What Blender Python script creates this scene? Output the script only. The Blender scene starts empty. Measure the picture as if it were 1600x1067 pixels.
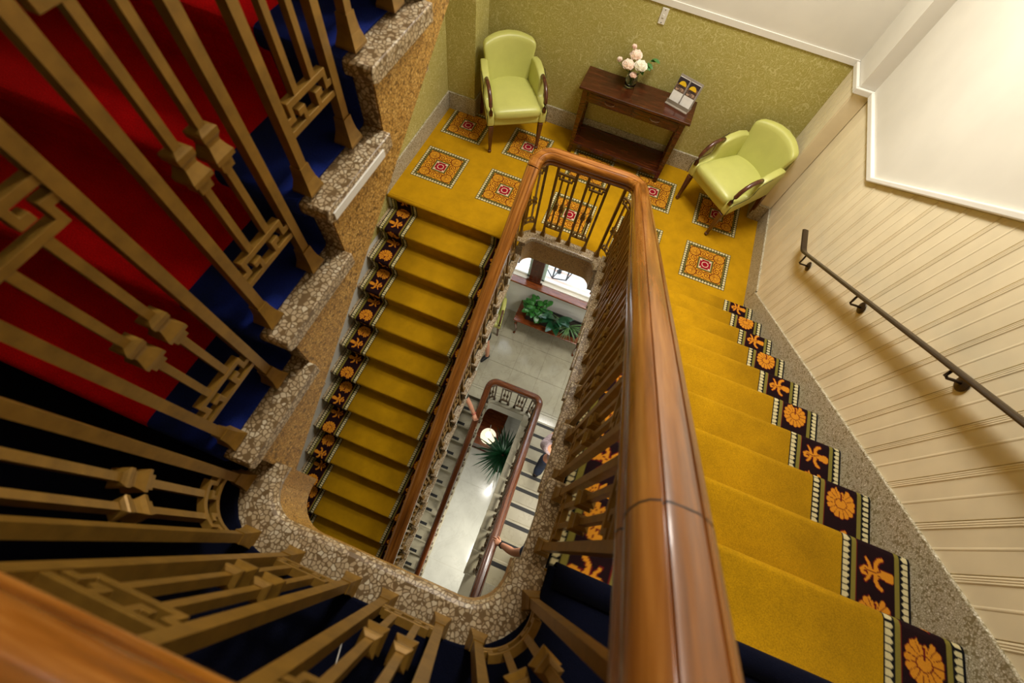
import bpy, bmesh, math, random
import numpy as np
from mathutils import Matrix, Vector, Euler
random.seed(7); rng = np.random.default_rng(7)
S = bpy.context.scene
COL = S.collection
PI = math.pi

# ------------------------------------------------------------------ camera
cam_d = bpy.data.cameras.new('camera'); cam = bpy.data.objects.new('camera', cam_d); COL.objects.link(cam)
cam_d.sensor_width = 36.0; cam_d.lens = 675.699 / 1600 * 36; cam_d.clip_start = 0.02
ROWS = ((0.92616839, 0.36481469, 0.09551101), (-0.3693279, 0.82629318, 0.42524872), (0.07621689, -0.42912681, 0.90002287))
CAMLOC = (0.213564, -2.492647, 3.225786)
m4 = Matrix([[ROWS[0][i], ROWS[1][i], ROWS[2][i], CAMLOC[i]] for i in range(3)] + [[0, 0, 0, 1]])
cam.matrix_world = m4
cam_d.dof.use_dof = True; cam_d.dof.focus_distance = 3.6; cam_d.dof.aperture_fstop = 3.2
S.camera = cam
# ------------------------------------------------------------------ world, lights, exposure
W = bpy.data.worlds.new('world'); S.world = W; W.use_nodes = True
W.node_tree.nodes['Background'].inputs[0].default_value = (0.80, 0.90, 1.0, 1)
W.node_tree.nodes['Background'].inputs[1].default_value = 3.6
def area(name, loc, size, watts, col, rot=(0, 0, 0), sy=None):
    d = bpy.data.lights.new(name, 'AREA'); d.energy = watts; d.color = col; d.shape = 'RECTANGLE'
    d.size = size; d.size_y = sy or size
    o = bpy.data.objects.new(name, d); o.location = loc; o.rotation_euler = rot; COL.objects.link(o); return o
WARM = (1.0, 0.955, 0.87)
area('landing_lamp_light', (0.60, 0.85, 3.52), 0.6, 64, WARM)
area('upper_hall_lamp_light', (0.35, 0.10, 4.40), 0.5, 84, WARM)
area('lower_landing_lamp_light', (0.9, 0.75, -0.50), 0.6, 60, (1.0, 0.95, 0.86))
area('ground_hall_lamp_light', (0.6, -2.6, -4.9), 0.4, 55, (1.0, 0.95, 0.84))
area('lower_stair_lamp_light', (1.1, -1.6, -1.3), 0.4, 30, (1.0, 0.93, 0.80))
S.view_settings.view_transform = 'Standard'; S.view_settings.look = 'None'
S.view_settings.exposure = 0.0; S.view_settings.gamma = 1.0; S.view_settings.use_curve_mapping = False

# ------------------------------------------------------------------ helpers
def lin(c):
    c = np.asarray(c, float) / 255.0
    return np.where(c <= 0.04045, c / 12.92, ((c + 0.055) / 1.055) ** 2.4)
def L4(c): r = lin(c); return (float(r[0]), float(r[1]), float(r[2]), 1.0)

class MB:
    def __init__(self): self.v = []; self.f = []; self.m = []; self.s = []
    def add(self, vs, fs, mat=0, smooth=False, M=None):
        o = len(self.v)
        if M is not None: vs = [tuple(M @ Vector(p)) for p in vs]
        self.v += [tuple(p) for p in vs]
        for f in fs: self.f.append(tuple(i + o for i in f)); self.m.append(mat); self.s.append(smooth)
        return self
    def box(self, x0, x1, y0, y1, z0, z1, mat=0, M=None):
        vs = [(x, y, z) for z in (z0, z1) for y in (y0, y1) for x in (x0, x1)]
        return self.add(vs, [(0, 2, 3, 1), (4, 5, 7, 6), (0, 1, 5, 4), (2, 6, 7, 3), (0, 4, 6, 2), (1, 3, 7, 5)], mat, False, M)
    def frus(self, a, b, mat=0, M=None):   # a,b: (cx,cy,z,hx,hy)
        vs = []
        for (cx, cy, z, hx, hy) in (a, b):
            vs += [(cx - hx, cy - hy, z), (cx + hx, cy - hy, z), (cx - hx, cy + hy, z), (cx + hx, cy + hy, z)]
        return self.add(vs, [(0, 2, 3, 1), (4, 5, 7, 6), (0, 1, 5, 4), (2, 6, 7, 3), (0, 4, 6, 2), (1, 3, 7, 5)], mat, False, M)
    def prism(self, poly, axis, a0, a1, mat=0, M=None, smooth=False):
        def P(u, w, a): return (a, u, w) if axis == 0 else ((u, a, w) if axis == 1 else (u, w, a))
        n = len(poly); vs = [P(u, w, a0) for u, w in poly] + [P(u, w, a1) for u, w in poly]
        fs = [(i, (i + 1) % n, n + (i + 1) % n, n + i) for i in range(n)]
        self.add(vs, fs, mat, smooth, M)
        o = len(self.v) - 2 * n
        self.f.append(tuple(o + i for i in range(n - 1, -1, -1))); self.m.append(mat); self.s.append(False)
        self.f.append(tuple(o + n + i for i in range(n))); self.m.append(mat); self.s.append(False)
        return self
    def sweep(self, path, prof, mat=0, smooth=True, closed=False, up=(0, 0, 1), caps=True, scale=None):
        path = [Vector(p) for p in path]; n = len(path); k = len(prof); vs = []
        for i, p in enumerate(path):
            if closed: t = path[(i + 1) % n] - path[i - 1]
            else: t = path[min(i + 1, n - 1)] - path[max(i - 1, 0)]
            t.normalize(); U = Vector(up)
            if abs(t.dot(U)) > 0.98: U = Vector((0, 1, 0)) if abs(t.y) < .9 else Vector((1, 0, 0))
            l = t.cross(U).normalized(); nn = l.cross(t).normalized()
            sc = scale[i] if scale else 1.0
            vs += [tuple(p + l * a * sc + nn * b * sc) for a, b in prof]
        fs = []
        for i in range(n if closed else n - 1):
            j = (i + 1) % n
            for q in range(k):
                r = (q + 1) % k; fs.append((i * k + q, i * k + r, j * k + r, j * k + q))
        if not closed and caps: fs += [tuple(range(k - 1, -1, -1)), tuple((n - 1) * k + q for q in range(k))]
        return self.add(vs, fs, mat, smooth)
    def tube(self, path, r, n=10, mat=0, scale=None, closed=False, flat=1.0):
        return self.sweep(path, [(math.cos(2 * PI * i / n) * r, math.sin(2 * PI * i / n) * r * flat) for i in range(n)], mat, True, closed, scale=scale)
    def lathe(self, prof, n=24, c=(0, 0, 0), mat=0, smooth=True, M=None):
        vs = []; fs = []; k = len(prof)
        for i in range(n):
            a = 2 * PI * i / n
            vs += [(c[0] + r * math.cos(a), c[1] + r * math.sin(a), c[2] + z) for r, z in prof]
        for i in range(n):
            j = (i + 1) % n
            for q in range(k - 1): fs.append((i * k + q, j * k + q, j * k + q + 1, i * k + q + 1))
        return self.add(vs, fs, mat, smooth, M)
    def rbox(self, half, r, n=6, fn=None, mat=0, M=None):
        idx = {}; vs = []; fs = []
        h = Vector(half)
        def vid(p):
            key = tuple(round(q, 5) for q in p)
            if key not in idx:
                c = Vector((p[0] * h.x, p[1] * h.y, p[2] * h.z))
                inner = Vector((max(-h.x + r, min(h.x - r, c.x)), max(-h.y + r, min(h.y - r, c.y)), max(-h.z + r, min(h.z - r, c.z))))
                d = c - inner
                q = inner + d.normalized() * r if d.length > 1e-9 else c
                if fn: q = Vector(fn(q))
                idx[key] = len(vs); vs.append(tuple(q))
            return idx[key]
        g = [-1 + 2 * i / n for i in range(n + 1)]
        g = [math.copysign(abs(t) ** .6, t) if t else 0.0 for t in g]
        for ax in range(3):
            for sg in (-1, 1):
                for i in range(n):
                    for j in range(n):
                        q = []
                        for (a, b) in ((i, j), (i + 1, j), (i + 1, j + 1), (i, j + 1)):
                            p = [0, 0, 0]; p[ax] = sg; p[(ax + 1) % 3] = g[a]; p[(ax + 2) % 3] = g[b]; q.append(vid(p))
                        fs.append(tuple(q) if sg > 0 else tuple(q[::-1]))
        return self.add(vs, fs, mat, True, M)
    def mesh(self, name, mats):
        me = bpy.data.meshes.new(name); me.from_pydata(self.v, [], self.f)
        for m in (mats if isinstance(mats, (list, tuple)) else [mats]): me.materials.append(m)
        me.polygons.foreach_set('material_index', self.m); me.polygons.foreach_set('use_smooth', self.s)
        me.update(); return me
    def build(self, name, mats, parent=None, bevel=0.0, loc=None):
        """world-coordinate vertices; the object sits at its parent's place (or at loc)"""
        base = Vector((0, 0, 0))
        if parent is not None: base = wloc(parent)
        elif loc is not None: base = Vector(loc)
        if base.length > 0: self.v = [(p[0] - base.x, p[1] - base.y, p[2] - base.z) for p in self.v]
        o = bpy.data.objects.new(name, self.mesh(name, mats)); COL.objects.link(o)
        if parent is not None: o.parent = parent
        elif loc is not None: o.location = loc
        if bevel: bev(o, bevel)
        return o
    def local(self, name, mats, parent=None, bevel=0.0, loc=(0, 0, 0)):
        """vertices already in the parent's own coordinates"""
        o = bpy.data.objects.new(name, self.mesh(name, mats)); COL.objects.link(o); o.parent = parent; o.location = loc
        if bevel: bev(o, bevel)
        return o
def bev(o, w, seg=2):
    b = o.modifiers.new('bevel', 'BEVEL'); b.width = w; b.segments = seg; b.limit_method = 'ANGLE'; b.angle_limit = math.radians(40)
def wloc(o):
    v = Vector(o.location); p = o.parent
    while p is not None: v = v + Vector(p.location); p = p.parent
    return v
def inst(name, me, parent, loc, rz=0.0, bevel=0.0):
    o = bpy.data.objects.new(name, me); COL.objects.link(o); o.parent = parent; o.location = loc
    if rz: o.rotation_euler = (0, 0, rz)
    if bevel: bev(o, bevel)
    return o
def tag(o, label=None, cat=None, group=None, kind=None):
    if label: o['label'] = label
    if cat: o['category'] = cat
    if group: o['group'] = group
    if kind: o['kind'] = kind
    return o
def thing(name, loc, label, cat, group=None, rz=0.0):
    o = bpy.data.objects.new(name, None); COL.objects.link(o); o.location = loc; o.empty_display_size = .1
    o.rotation_euler = (0, 0, rz); return tag(o, label, cat, group)
def struct(o, label=None): o['kind'] = 'structure'; return tag(o, label)
def sroot(name, loc, label=None):
    o = bpy.data.objects.new(name, None); COL.objects.link(o); o.location = loc; o['kind'] = 'structure'; return tag(o, label)

# ------------------------------------------------------------------ materials
def newmat(name, rough=0.6, metal=0.0, col=(0.5, 0.5, 0.5, 1), spec=0.5):
    m = bpy.data.materials.new(name); m.use_nodes = True; nt = m.node_tree; b = nt.nodes['Principled BSDF']
    b.inputs['Base Color'].default_value = col; b.inputs['Roughness'].default_value = rough; b.inputs['Metallic'].default_value = metal
    b.inputs['Specular IOR Level'].default_value = spec
    return m, nt, b
def N(nt, t, **kw):
    n = nt.nodes.new(t)
    for k, v in kw.items(): setattr(n, k, v)
    return n
def coord(nt, scale=(1, 1, 1), out='Object'):
    t = N(nt, 'ShaderNodeTexCoord'); mp = N(nt, 'ShaderNodeMapping'); mp.inputs['Scale'].default_value = scale
    nt.links.new(t.outputs[out], mp.inputs['Vector']); return mp.outputs['Vector']
def ramp(nt, fac, stops, interp='LINEAR'):
    r = N(nt, 'ShaderNodeValToRGB'); r.color_ramp.interpolation = interp; e = r.color_ramp.elements
    while len(e) < len(stops): e.new(0.5)
    for i, (p, c) in enumerate(stops): e[i].position = p; e[i].color = c if len(c) == 4 else (*c, 1)
    nt.links.new(fac, r.inputs['Fac']); return r.outputs['Color']
def noise(nt, vec, scale, detail=3, rough=.55, dist=0.0):
    n = N(nt, 'ShaderNodeTexNoise'); n.inputs['Scale'].default_value = scale; n.inputs['Detail'].default_value = detail
    n.inputs['Roughness'].default_value = rough; n.inputs['Distortion'].default_value = dist
    nt.links.new(vec, n.inputs['Vector']); return n.outputs['Fac']
def math_(nt, op, a, b=None):
    n = N(nt, 'ShaderNodeMath', operation=op)
    for i, x in enumerate((a, b)):
        if x is None: continue
        if isinstance(x, (int, float)): n.inputs[i].default_value = x
        else: nt.links.new(x, n.inputs[i])
    return n.outputs[0]
def mixc(nt, fac, a, b, mode='MIX'):
    n = N(nt, 'ShaderNodeMix', data_type='RGBA', blend_type=mode)
    for sock, x in ((n.inputs[0], fac), (n.inputs[6], a), (n.inputs[7], b)):
        if isinstance(x, (int, float)): sock.default_value = x
        elif isinstance(x, tuple): sock.default_value = x
        else: nt.links.new(x, sock)
    return n.outputs[2]
def bump(nt, b, h, strength=.3, dist=.01):
    n = N(nt, 'ShaderNodeBump'); n.inputs['Strength'].default_value = strength; n.inputs['Distance'].default_value = dist
    nt.links.new(h, n.inputs['Height']); nt.links.new(n.outputs[0], b.inputs['Normal'])

def plain(name, c, rough=.6, metal=0.0, var=.06, sc=9, spec=.5):
    m, nt, b = newmat(name, rough, metal, L4(c), spec)
    f = noise(nt, coord(nt), sc)
    c0 = L4(c); lo = tuple(x * (1 - var * 2) for x in c0[:3]) + (1,); hi = tuple(min(1, x * (1 + var * 2)) for x in c0[:3]) + (1,)
    nt.links.new(ramp(nt, f, [(.3, lo), (.7, hi)]), b.inputs['Base Color']); return m
def carpet(name, c, var=.16):
    m, nt, b = newmat(name, .95, 0, L4(c), .15)
    v = coord(nt); f = noise(nt, v, 6, 6, .65); g = noise(nt, v, 280, 2)
    c0 = L4(c)
    base = ramp(nt, f, [(.3, tuple(x * (1 - var) for x in c0[:3]) + (1,)), (.7, tuple(min(1, x * (1 + var)) for x in c0[:3]) + (1,))])
    out = mixc(nt, .5, base, ramp(nt, g, [(.3, (.25, .25, .25, 1)), (.7, (1, 1, 1, 1))]), 'MULTIPLY')
    nt.links.new(out, b.inputs['Base Color']); bump(nt, b, g, .35, .004)
    b.inputs['Sheen Weight'].default_value = .25; b.inputs['Sheen Roughness'].default_value = .4
    b.inputs['Sheen Tint'].default_value = tuple(min(1, x * 1.6) for x in c0[:3]) + (1,)
    return m
def woven(name):
    m, nt, b = newmat(name, .95, 0, spec=.15)
    a = N(nt, 'ShaderNodeAttribute', attribute_name='Col'); g = noise(nt, coord(nt), 420, 2)
    out = mixc(nt, .3, a.outputs['Color'], ramp(nt, g, [(.3, (.3, .3, .3, 1)), (.7, (1, 1, 1, 1))]), 'MULTIPLY')
    nt.links.new(out, b.inputs['Base Color']); bump(nt, b, g, .3, .004); return m
def wood(name, dark, mid, light, rough=.3, stretch=(14, 1.2, 14), coat=.3, tilt=0.0):
    m, nt, b = newmat(name, rough)
    t = N(nt, 'ShaderNodeTexCoord'); mr = N(nt, 'ShaderNodeMapping'); mr.inputs['Rotation'].default_value = (tilt, 0, 0)
    mp = N(nt, 'ShaderNodeMapping'); mp.inputs['Scale'].default_value = stretch
    nt.links.new(t.outputs['Object'], mr.inputs['Vector']); nt.links.new(mr.outputs[0], mp.inputs['Vector'])
    f = noise(nt, mp.outputs[0], 3.2, 5, .6, .3)
    nt.links.new(ramp(nt, f, [(.28, L4(dark)), (.5, L4(mid)), (.75, L4(light))]), b.inputs['Base Color'])
    b.inputs['Coat Weight'].default_value = coat; b.inputs['Coat Roughness'].default_value = .12
    bump(nt, b, f, .05, .003); return m
def terrazzo(name, chips, gap, scale, rough=.35, edge=.055, bare=.12):
    m, nt, b = newmat(name, rough)
    v = coord(nt)
    d = N(nt, 'ShaderNodeTexNoise'); d.inputs['Scale'].default_value = scale * .7; nt.links.new(v, d.inputs['Vector'])
    w = N(nt, 'ShaderNodeVectorMath', operation='MULTIPLY_ADD'); w.inputs[1].default_value = (.6 / scale,) * 3
    nt.links.new(d.outputs['Color'], w.inputs[0]); nt.links.new(v, w.inputs[2])
    e = N(nt, 'ShaderNodeTexVoronoi', feature='DISTANCE_TO_EDGE'); e.inputs['Scale'].default_value = scale
    c = N(nt, 'ShaderNodeTexVoronoi', feature='F1'); c.inputs['Scale'].default_value = scale
    for q in (e, c): nt.links.new(w.outputs[0], q.inputs['Vector'])
    sp = N(nt, 'ShaderNodeSeparateColor'); nt.links.new(c.outputs['Color'], sp.inputs[0])
    chip = ramp(nt, sp.outputs[0], [(0, L4(chips[0])), (.5, L4(chips[1])), (1, L4(chips[2]))])
    mask = ramp(nt, e.outputs['Distance'], [(edge, (0, 0, 0, 1)), (edge + .05, (1, 1, 1, 1))])
    keep = math_(nt, 'GREATER_THAN', sp.outputs[1], bare)
    fac = math_(nt, 'MULTIPLY', mask, keep)
    nt.links.new(mixc(nt, fac, L4(gap), chip), b.inputs['Base Color'])
    bump(nt, b, mask, .12, .002); return m
def wallpaper(name, base, line):
    m, nt, b = newmat(name, .7)
    v = coord(nt); f = noise(nt, v, 8, 1.5, .5, 2.2); g = noise(nt, v, 17, 1, .5, 1.2)
    t = math_(nt, 'ABSOLUTE', math_(nt, 'SUBTRACT', math_(nt, 'FRACT', math_(nt, 'MULTIPLY', f, 9.0)), .5))
    t2 = math_(nt, 'ABSOLUTE', math_(nt, 'SUBTRACT', math_(nt, 'FRACT', math_(nt, 'MULTIPLY', g, 5.0)), .5))
    k = ramp(nt, math_(nt, 'MINIMUM', t, t2), [(.02, (.8, .8, .8, 1)), (.11, (0, 0, 0, 1))])
    nt.links.new(mixc(nt, k, L4(base), L4(line)), b.inputs['Base Color']); return m
def marble(name, base, vein, rough=.12, sc=2.2):
    m, nt, b = newmat(name, rough)
    v = coord(nt); f = noise(nt, v, sc, 6, .62, 1.2)
    t = math_(nt, 'ABSOLUTE', math_(nt, 'SUBTRACT', f, .5))
    b0 = L4(base); lo = tuple(x * .82 for x in b0[:3]) + (1,)
    cl = ramp(nt, noise(nt, v, sc * 1.7, 3), [(.3, lo), (.7, b0)])
    nt.links.new(mixc(nt, ramp(nt, t, [(0, (.28, .28, .28, 1)), (.02, (0, 0, 0, 1))]), cl, L4(vein)), b.inputs['Base Color']); return m
def leather(name, c):
    m, nt, b = newmat(name, .38, 0, L4(c))
    v = coord(nt); c0 = L4(c)
    nt.links.new(ramp(nt, noise(nt, v, 6), [(.3, tuple(x * .9 for x in c0[:3]) + (1,)), (.7, c0)]), b.inputs['Base Color'])
    bump(nt, b, noise(nt, v, 160, 2), .06, .002); return m
def glass(name, col=(1, 1, 1, 1), rough=0.02):
    m, nt, b = newmat(name, rough, 0, col); b.inputs['Transmission Weight'].default_value = 1.0; b.inputs['IOR'].default_value = 1.3; return m
def glow(name, c, strength):
    m, nt, b = newmat(name, .4, 0, L4(c)); b.inputs['Emission Color'].default_value = L4(c); b.inputs['Emission Strength'].default_value = strength; return m

YEL = (198, 148, 10)
M_yel = carpet('yellow_carpet', YEL); M_red = carpet('red_carpet', (228, 8, 10)); M_blue = carpet('blue_carpet', (22, 40, 122))
M_wov = woven('woven_border')
PA = math.atan2(.175, .2542)
def rails(nm, a, b, c):
    return [wood(nm, a, b, c, .26, (16, .7, 16), .5, t) for t in (PA, -PA)] + [wood(nm, a, b, c, .26, (1.2, 14, 16), .5)]
M_rail = rails('handrail_wood', (102, 56, 14), (156, 94, 30), (194, 130, 60))      # falling, rising, level
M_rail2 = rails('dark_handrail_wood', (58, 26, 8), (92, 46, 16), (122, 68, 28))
M_mahog = wood('mahogany', (34, 12, 6), (64, 25, 10), (96, 44, 18), .22, (2, 18, 18), .4)
M_walnut = wood('chair_wood', (52, 24, 14), (84, 44, 26), (112, 64, 40), .28, (14, 14, 2), .3)
M_table2 = wood('red_brown_wood', (70, 28, 8), (110, 52, 18), (140, 76, 34), .2, (2, 18, 18), .4)
M_brz = plain('bronze', (142, 106, 40), .40, .35, .1, 30)
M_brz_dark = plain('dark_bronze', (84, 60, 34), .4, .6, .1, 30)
M_ter = terrazzo('pebble_terrazzo', ((206, 186, 150), (184, 160, 124), (222, 208, 178)), (122, 98, 66), 84, .35, .075, .07)
M_ter_s = terrazzo('string_terrazzo', ((206, 160, 78), (188, 140, 62), (218, 174, 94)), (128, 92, 34), 120, .45, .05, .04)
M_ter_g = terrazzo('grey_terrazzo', ((206, 198, 176), (182, 172, 146), (226, 220, 204)), (138, 126, 94), 130, .4, .05, .15)
M_white = plain('white_paint', (218, 213, 200), .55, 0, .02, 3)
M_trim = plain('trim_paint', (232, 228, 218), .4, 0, .01, 3)
M_cream = plain('cream_board_paint', (234, 220, 186), .5, 0, .04, 4)
M_paper = wallpaper('green_wallpaper', (178, 166, 88), (216, 208, 146))
M_plaster = plain('white_plaster', (222, 222, 214), .6, 0, .02, 3)
M_marb = marble('floor_marble', (178, 172, 150), (120, 112, 90), .14)
M_marbs = marble('step_marble', (172, 164, 138), (120, 112, 90), .42)
M_marbw = marble('white_marble', (205, 205, 194), (170, 168, 156), .10, 1.4)
M_black = plain('black_strip', (14, 13, 14), .6)
M_lea = leather('green_leather', (200, 200, 112))
M_dark = plain('dark_piping', (40, 36, 18), .6)
M_foot = M_brz

# ------------------------------------------------------------------ measured dimensions
r = 0.175; g = 0.2542; PITCH = r / g
YR = 0.0903                      # first nosing of the right yellow flight
XL, XR = -1.735, 1.77            # side walls
YB = 1.717                       # back wall of the landing
U = 11 * r                       # upper floor
ML = -4.375                      # lower landing
LL = -14 * r                     # lower floor
G = ML - 14 * r                  # ground floor
XIR, XIL = 0.385, -0.335         # tread ends towards the well
YW0, YW1 = 0.14, -2.63           # well edges at the landing / upper floor
right_nos = [(YR - (k - 1) * g, k * r) for k in range(1, 11)]
left_nos = [(-k * g, -k * r) for k in range(0, 14)]
red_nos = [(-2.53 + (k - 1) * 0.265, U + k * r) for k in range(1, 11)]
g2 = 0.265
low_right = [(-0.20 - (k - 1) * g, ML + k * r) for k in range(1, 11)]
low_left = [(-0.20 - k * g, ML - k * r) for k in range(0, 14)]

# ------------------------------------------------------------------ the shell
def slab(name, x0, x1, y0, y1, z0, z1, mat, label=None, bevel=0):
    return struct(MB().box(x0, x1, y0, y1, z0, z1).build(name, mat, loc=((x0 + x1) / 2, (y0 + y1) / 2, z0), bevel=bevel), label)
YF = -4.6; TOP = 5.05
slab('wall_left', XL - .15, XL, YF, 1.95, G - .2, -0.30, M_plaster, 'white wall beside the lower stairs')
wl = slab('wall_left', XL - .15, XL, YF, 1.95, -0.30, TOP, M_paper, 'green papered wall left of the yellow stairs')
slab('wall_right', XR, XR + .15, YF, 1.95, G - .2, -0.30, M_plaster, 'white wall right of the lower stairs')
slab('wall_front', XL, XR, YF - .15, YF, G - .2, TOP, plain('bounce_cut_brown', (104, 72, 44), .6), 'plain wall behind the viewpoint')  # unseen wall; dark brown added to cut bounce light on the upper landing
slab('ceiling', XL, XR, YF, 1.95, TOP, TOP + .15, M_white, 'white ceiling high above the stairs')
# back wall: paper below, white above, window at the lower landing
DADO = 1.355
slab('wall_back', XL, XR, YB, YB + .2, -0.02, DADO, M_paper, 'green scroll-papered wall behind the console table')
slab('wall_back', XL, XR, YB, YB + .2, DADO, TOP, M_white, 'white wall above the picture rail')
wb = sroot('wall_back', (0, 1.78, ML), 'white wall under the window of the lower landing')
MB().box(XL, XR, 1.78, 1.95, ML - .3, -3.17).build('wall_panel', M_plaster, wb)
MB().box(XL, XR, 1.78, 1.95, -1.9, -0.02).build('wall_panel', M_plaster, wb)
MB().box(XL, -1.08, 1.78, 1.95, -3.17, -1.9).build('wall_panel', M_plaster, wb)
MB().box(.68, XR, 1.78, 1.95, -3.17, -1.9).build('wall_panel', M_plaster, wb)
slab('wall_back', XL, XR, 1.78, 1.95, G - .2, ML - .3, M_plaster, 'white wall behind the ground floor counter')

# the right wall: white above the rail, reeded boards below it
def stringer_top(y): return r * (1 + (YR - y) / g) + .115
def dado_right(y): return DADO if y > .42 else DADO + (.42 - y) * PITCH
def dado_poly(y0, y1, off=0):
    ys = [y0] + ([.42] if y0 < .42 < y1 else []) + [y1]
    return [(y, dado_right(y) + off) for y in ys]
wr = sroot('wall_right', (XR, 0, 0), 'right wall, white above the rail and clad in cream reeded boards below')
def wpoly(y0, y1, a, b): return [(y0, a(y0)), (y1, a(y1)), (y1, b(y1)), (y0, b(y0))]
MB().prism([(YF, dado_right(YF)), (.42, DADO), (1.95, DADO), (1.95, TOP), (YF, TOP)], 0, XR - .004, XR + .15).build('plaster_field', M_white, wr)
MB().prism([(YF, -.3), (1.95, -.3), (1.95, DADO), (.42, DADO), (YF, dado_right(YF))], 0, XR + .004, XR + .15).build('board_backing', M_cream, wr)
PB = .1765
def board(y1):      # one board: joint reeds at its upper-Y side, thin bead in the middle
    y0 = y1 - PB
    prof = [(0, 0), (.004, .003), (.0045, .0052), (.008, .0066), (.0115, .0052), (.0125, .0052), (.016, .0066), (.0195, .0052), (.0205, .0052), (.024, .0066),
            (.0275, .0052), (.029, .004), (.034, .0035), (.090, .0035), (.0925, .0047), (.096, .0052), (.0995, .0047), (.102, .0035), (.174, .0035), (.1755, 0)]
    vs = []; fs = []
    for (d, t) in prof:
        y = y1 - d
        lo = stringer_top(y) - .03 if y < .42 else .17
        vs += [(XR - t, y, lo), (XR - t, y, dado_right(y) - .002)]
    n = len(prof)
    for i in range(n - 1): fs.append((2 * i, 2 * i + 1, 2 * i + 3, 2 * i + 2))
    fs.append(tuple(2 * i for i in range(n - 1, -1, -1))); fs.append(tuple(2 * i + 1 for i in range(n))); fs.append((0, 2 * n - 2, 2 * n - 1, 1))
    MB().add(vs, fs).build('panel_board', M_cream, wr)
yb = -1.620 + PB * 16
while yb > -3.2:
    if yb < 1.37: board(yb)
    yb -= PB
# piers in the back corners
pr = sroot('wall_pier_right', (1.70, 1.5, 0), 'shallow cream boarded pier in the right back corner')
MB().box(1.65, XR, 1.36, YB, 0, DADO).build('pier_core', M_cream, pr, .003)
for i in range(4):
    y1 = YB - .004 - i * .088
    m = MB().box(1.642, 1.652, y1 - .078, y1, .19, DADO - .003); m.box(1.640, 1.652, y1 - .086, y1 - .080, .19, DADO - .003); m.build('panel_board', M_cream, pr, .002)
MB().box(1.655, XR, 1.365, YB, DADO, TOP).build('pier_upper', M_white, pr)
pl = sroot('wall_pier_left', (-1.585, 1.5, 0), 'papered pier in the left back corner behind the chair')
MB().box(XL, -1.434, 1.405, YB, 0, DADO).build('pier_core', M_paper, pl)
MB().box(XL, -1.44, 1.41, YB, DADO, TOP).build('pier_upper', M_white, pl)
# dado rail
tp = [(-.022, 0), (-.022, .012), (-.015, .02), (-.015, .034), (-.006, .042), (0, .045), (.01, .045), (.01, 0)]
def trim(name, pts, label, mat=M_trim):
    """moulding along pts; profile grows to the left of travel"""
    m = MB(); m.sweep(pts, [(a, b) for a, b in tp], 0, False); return struct(m.build(name, mat, loc=pts[0]), label)
trim('trim_1', [(1.65, YB, DADO), (-1.434, YB, DADO)][::-1], 'white picture rail on the back wall')
def bar_x(name, x0, x1, y0, y1, z0, z1, label): return struct(MB().box(x0, x1, y0, y1, z0, z1).build(name, M_trim, loc=(x0, y0, z0), bevel=.006), label)
bar_x('trim_2', 1.628, 1.652, 1.345, YB - .02, DADO, DADO + .045, 'white rail on the side of the right pier')
bar_x('trim_3', 1.628, XR, 1.338, 1.362, DADO, DADO + .045, 'white rail across the front of the right pier')
t4 = MB(); t4.prism([(YF, dado_right(YF)), (.42, DADO), (1.338, DADO), (1.338, DADO + .045), (.42 - .012, DADO + .045), (YF, dado_right(YF) + .053)], 0, XR - .026, XR)
struct(t4.build('trim_4', M_trim, loc=(XR, .42, DADO), bevel=.007), 'white rail on the right wall, level and then rising with the stairs')
# skirting
def skirt(name, x0, x1, y0, y1, label, h=.19): return struct(MB().box(x0, x1, y0, y1, -.01, h).build(name, M_ter_g, loc=(x0, y0, 0), bevel=.006), label)
skirt('baseboard_back', -1.434, 1.65, YB - .018, YB, 'grey terrazzo skirting along the back wall')
skirt('baseboard_left', XL, XL + .018, .0, 1.405, 'terrazzo skirting along the left wall')
skirt('baseboard_left', XL + .018, -1.416, 1.388, 1.405, 'terrazzo skirting on the front of the left pier')
skirt('baseboard_left', -1.434, -1.416, 1.405, YB - .018, 'terrazzo skirting on the side of the left pier')
skirt('baseboard_right', 1.634, 1.65, 1.344, YB - .018, 'terrazzo skirting on the side of the right pier')
skirt('baseboard_right', 1.65, XR - .016, 1.344, 1.36, 'terrazzo skirting on the front of the right pier')
skirt('baseboard_right', XR - .016, XR, .30, 1.344, 'terrazzo skirting on the right wall of the landing')
sb = MB().prism([(.30, -.01), (.30, .19), (.30, min(.19, stringer_top(.30) + .02)), (YR - 11 * g, stringer_top(YR - 11 * g)), (YR - 11 * g, 1.4)], 0, XR - .016, XR)
struct(sb.build('baseboard_right', M_ter_g, loc=(XR, .3, 0), bevel=.004), 'speckled terrazzo stringer rising along the right wall')

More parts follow.
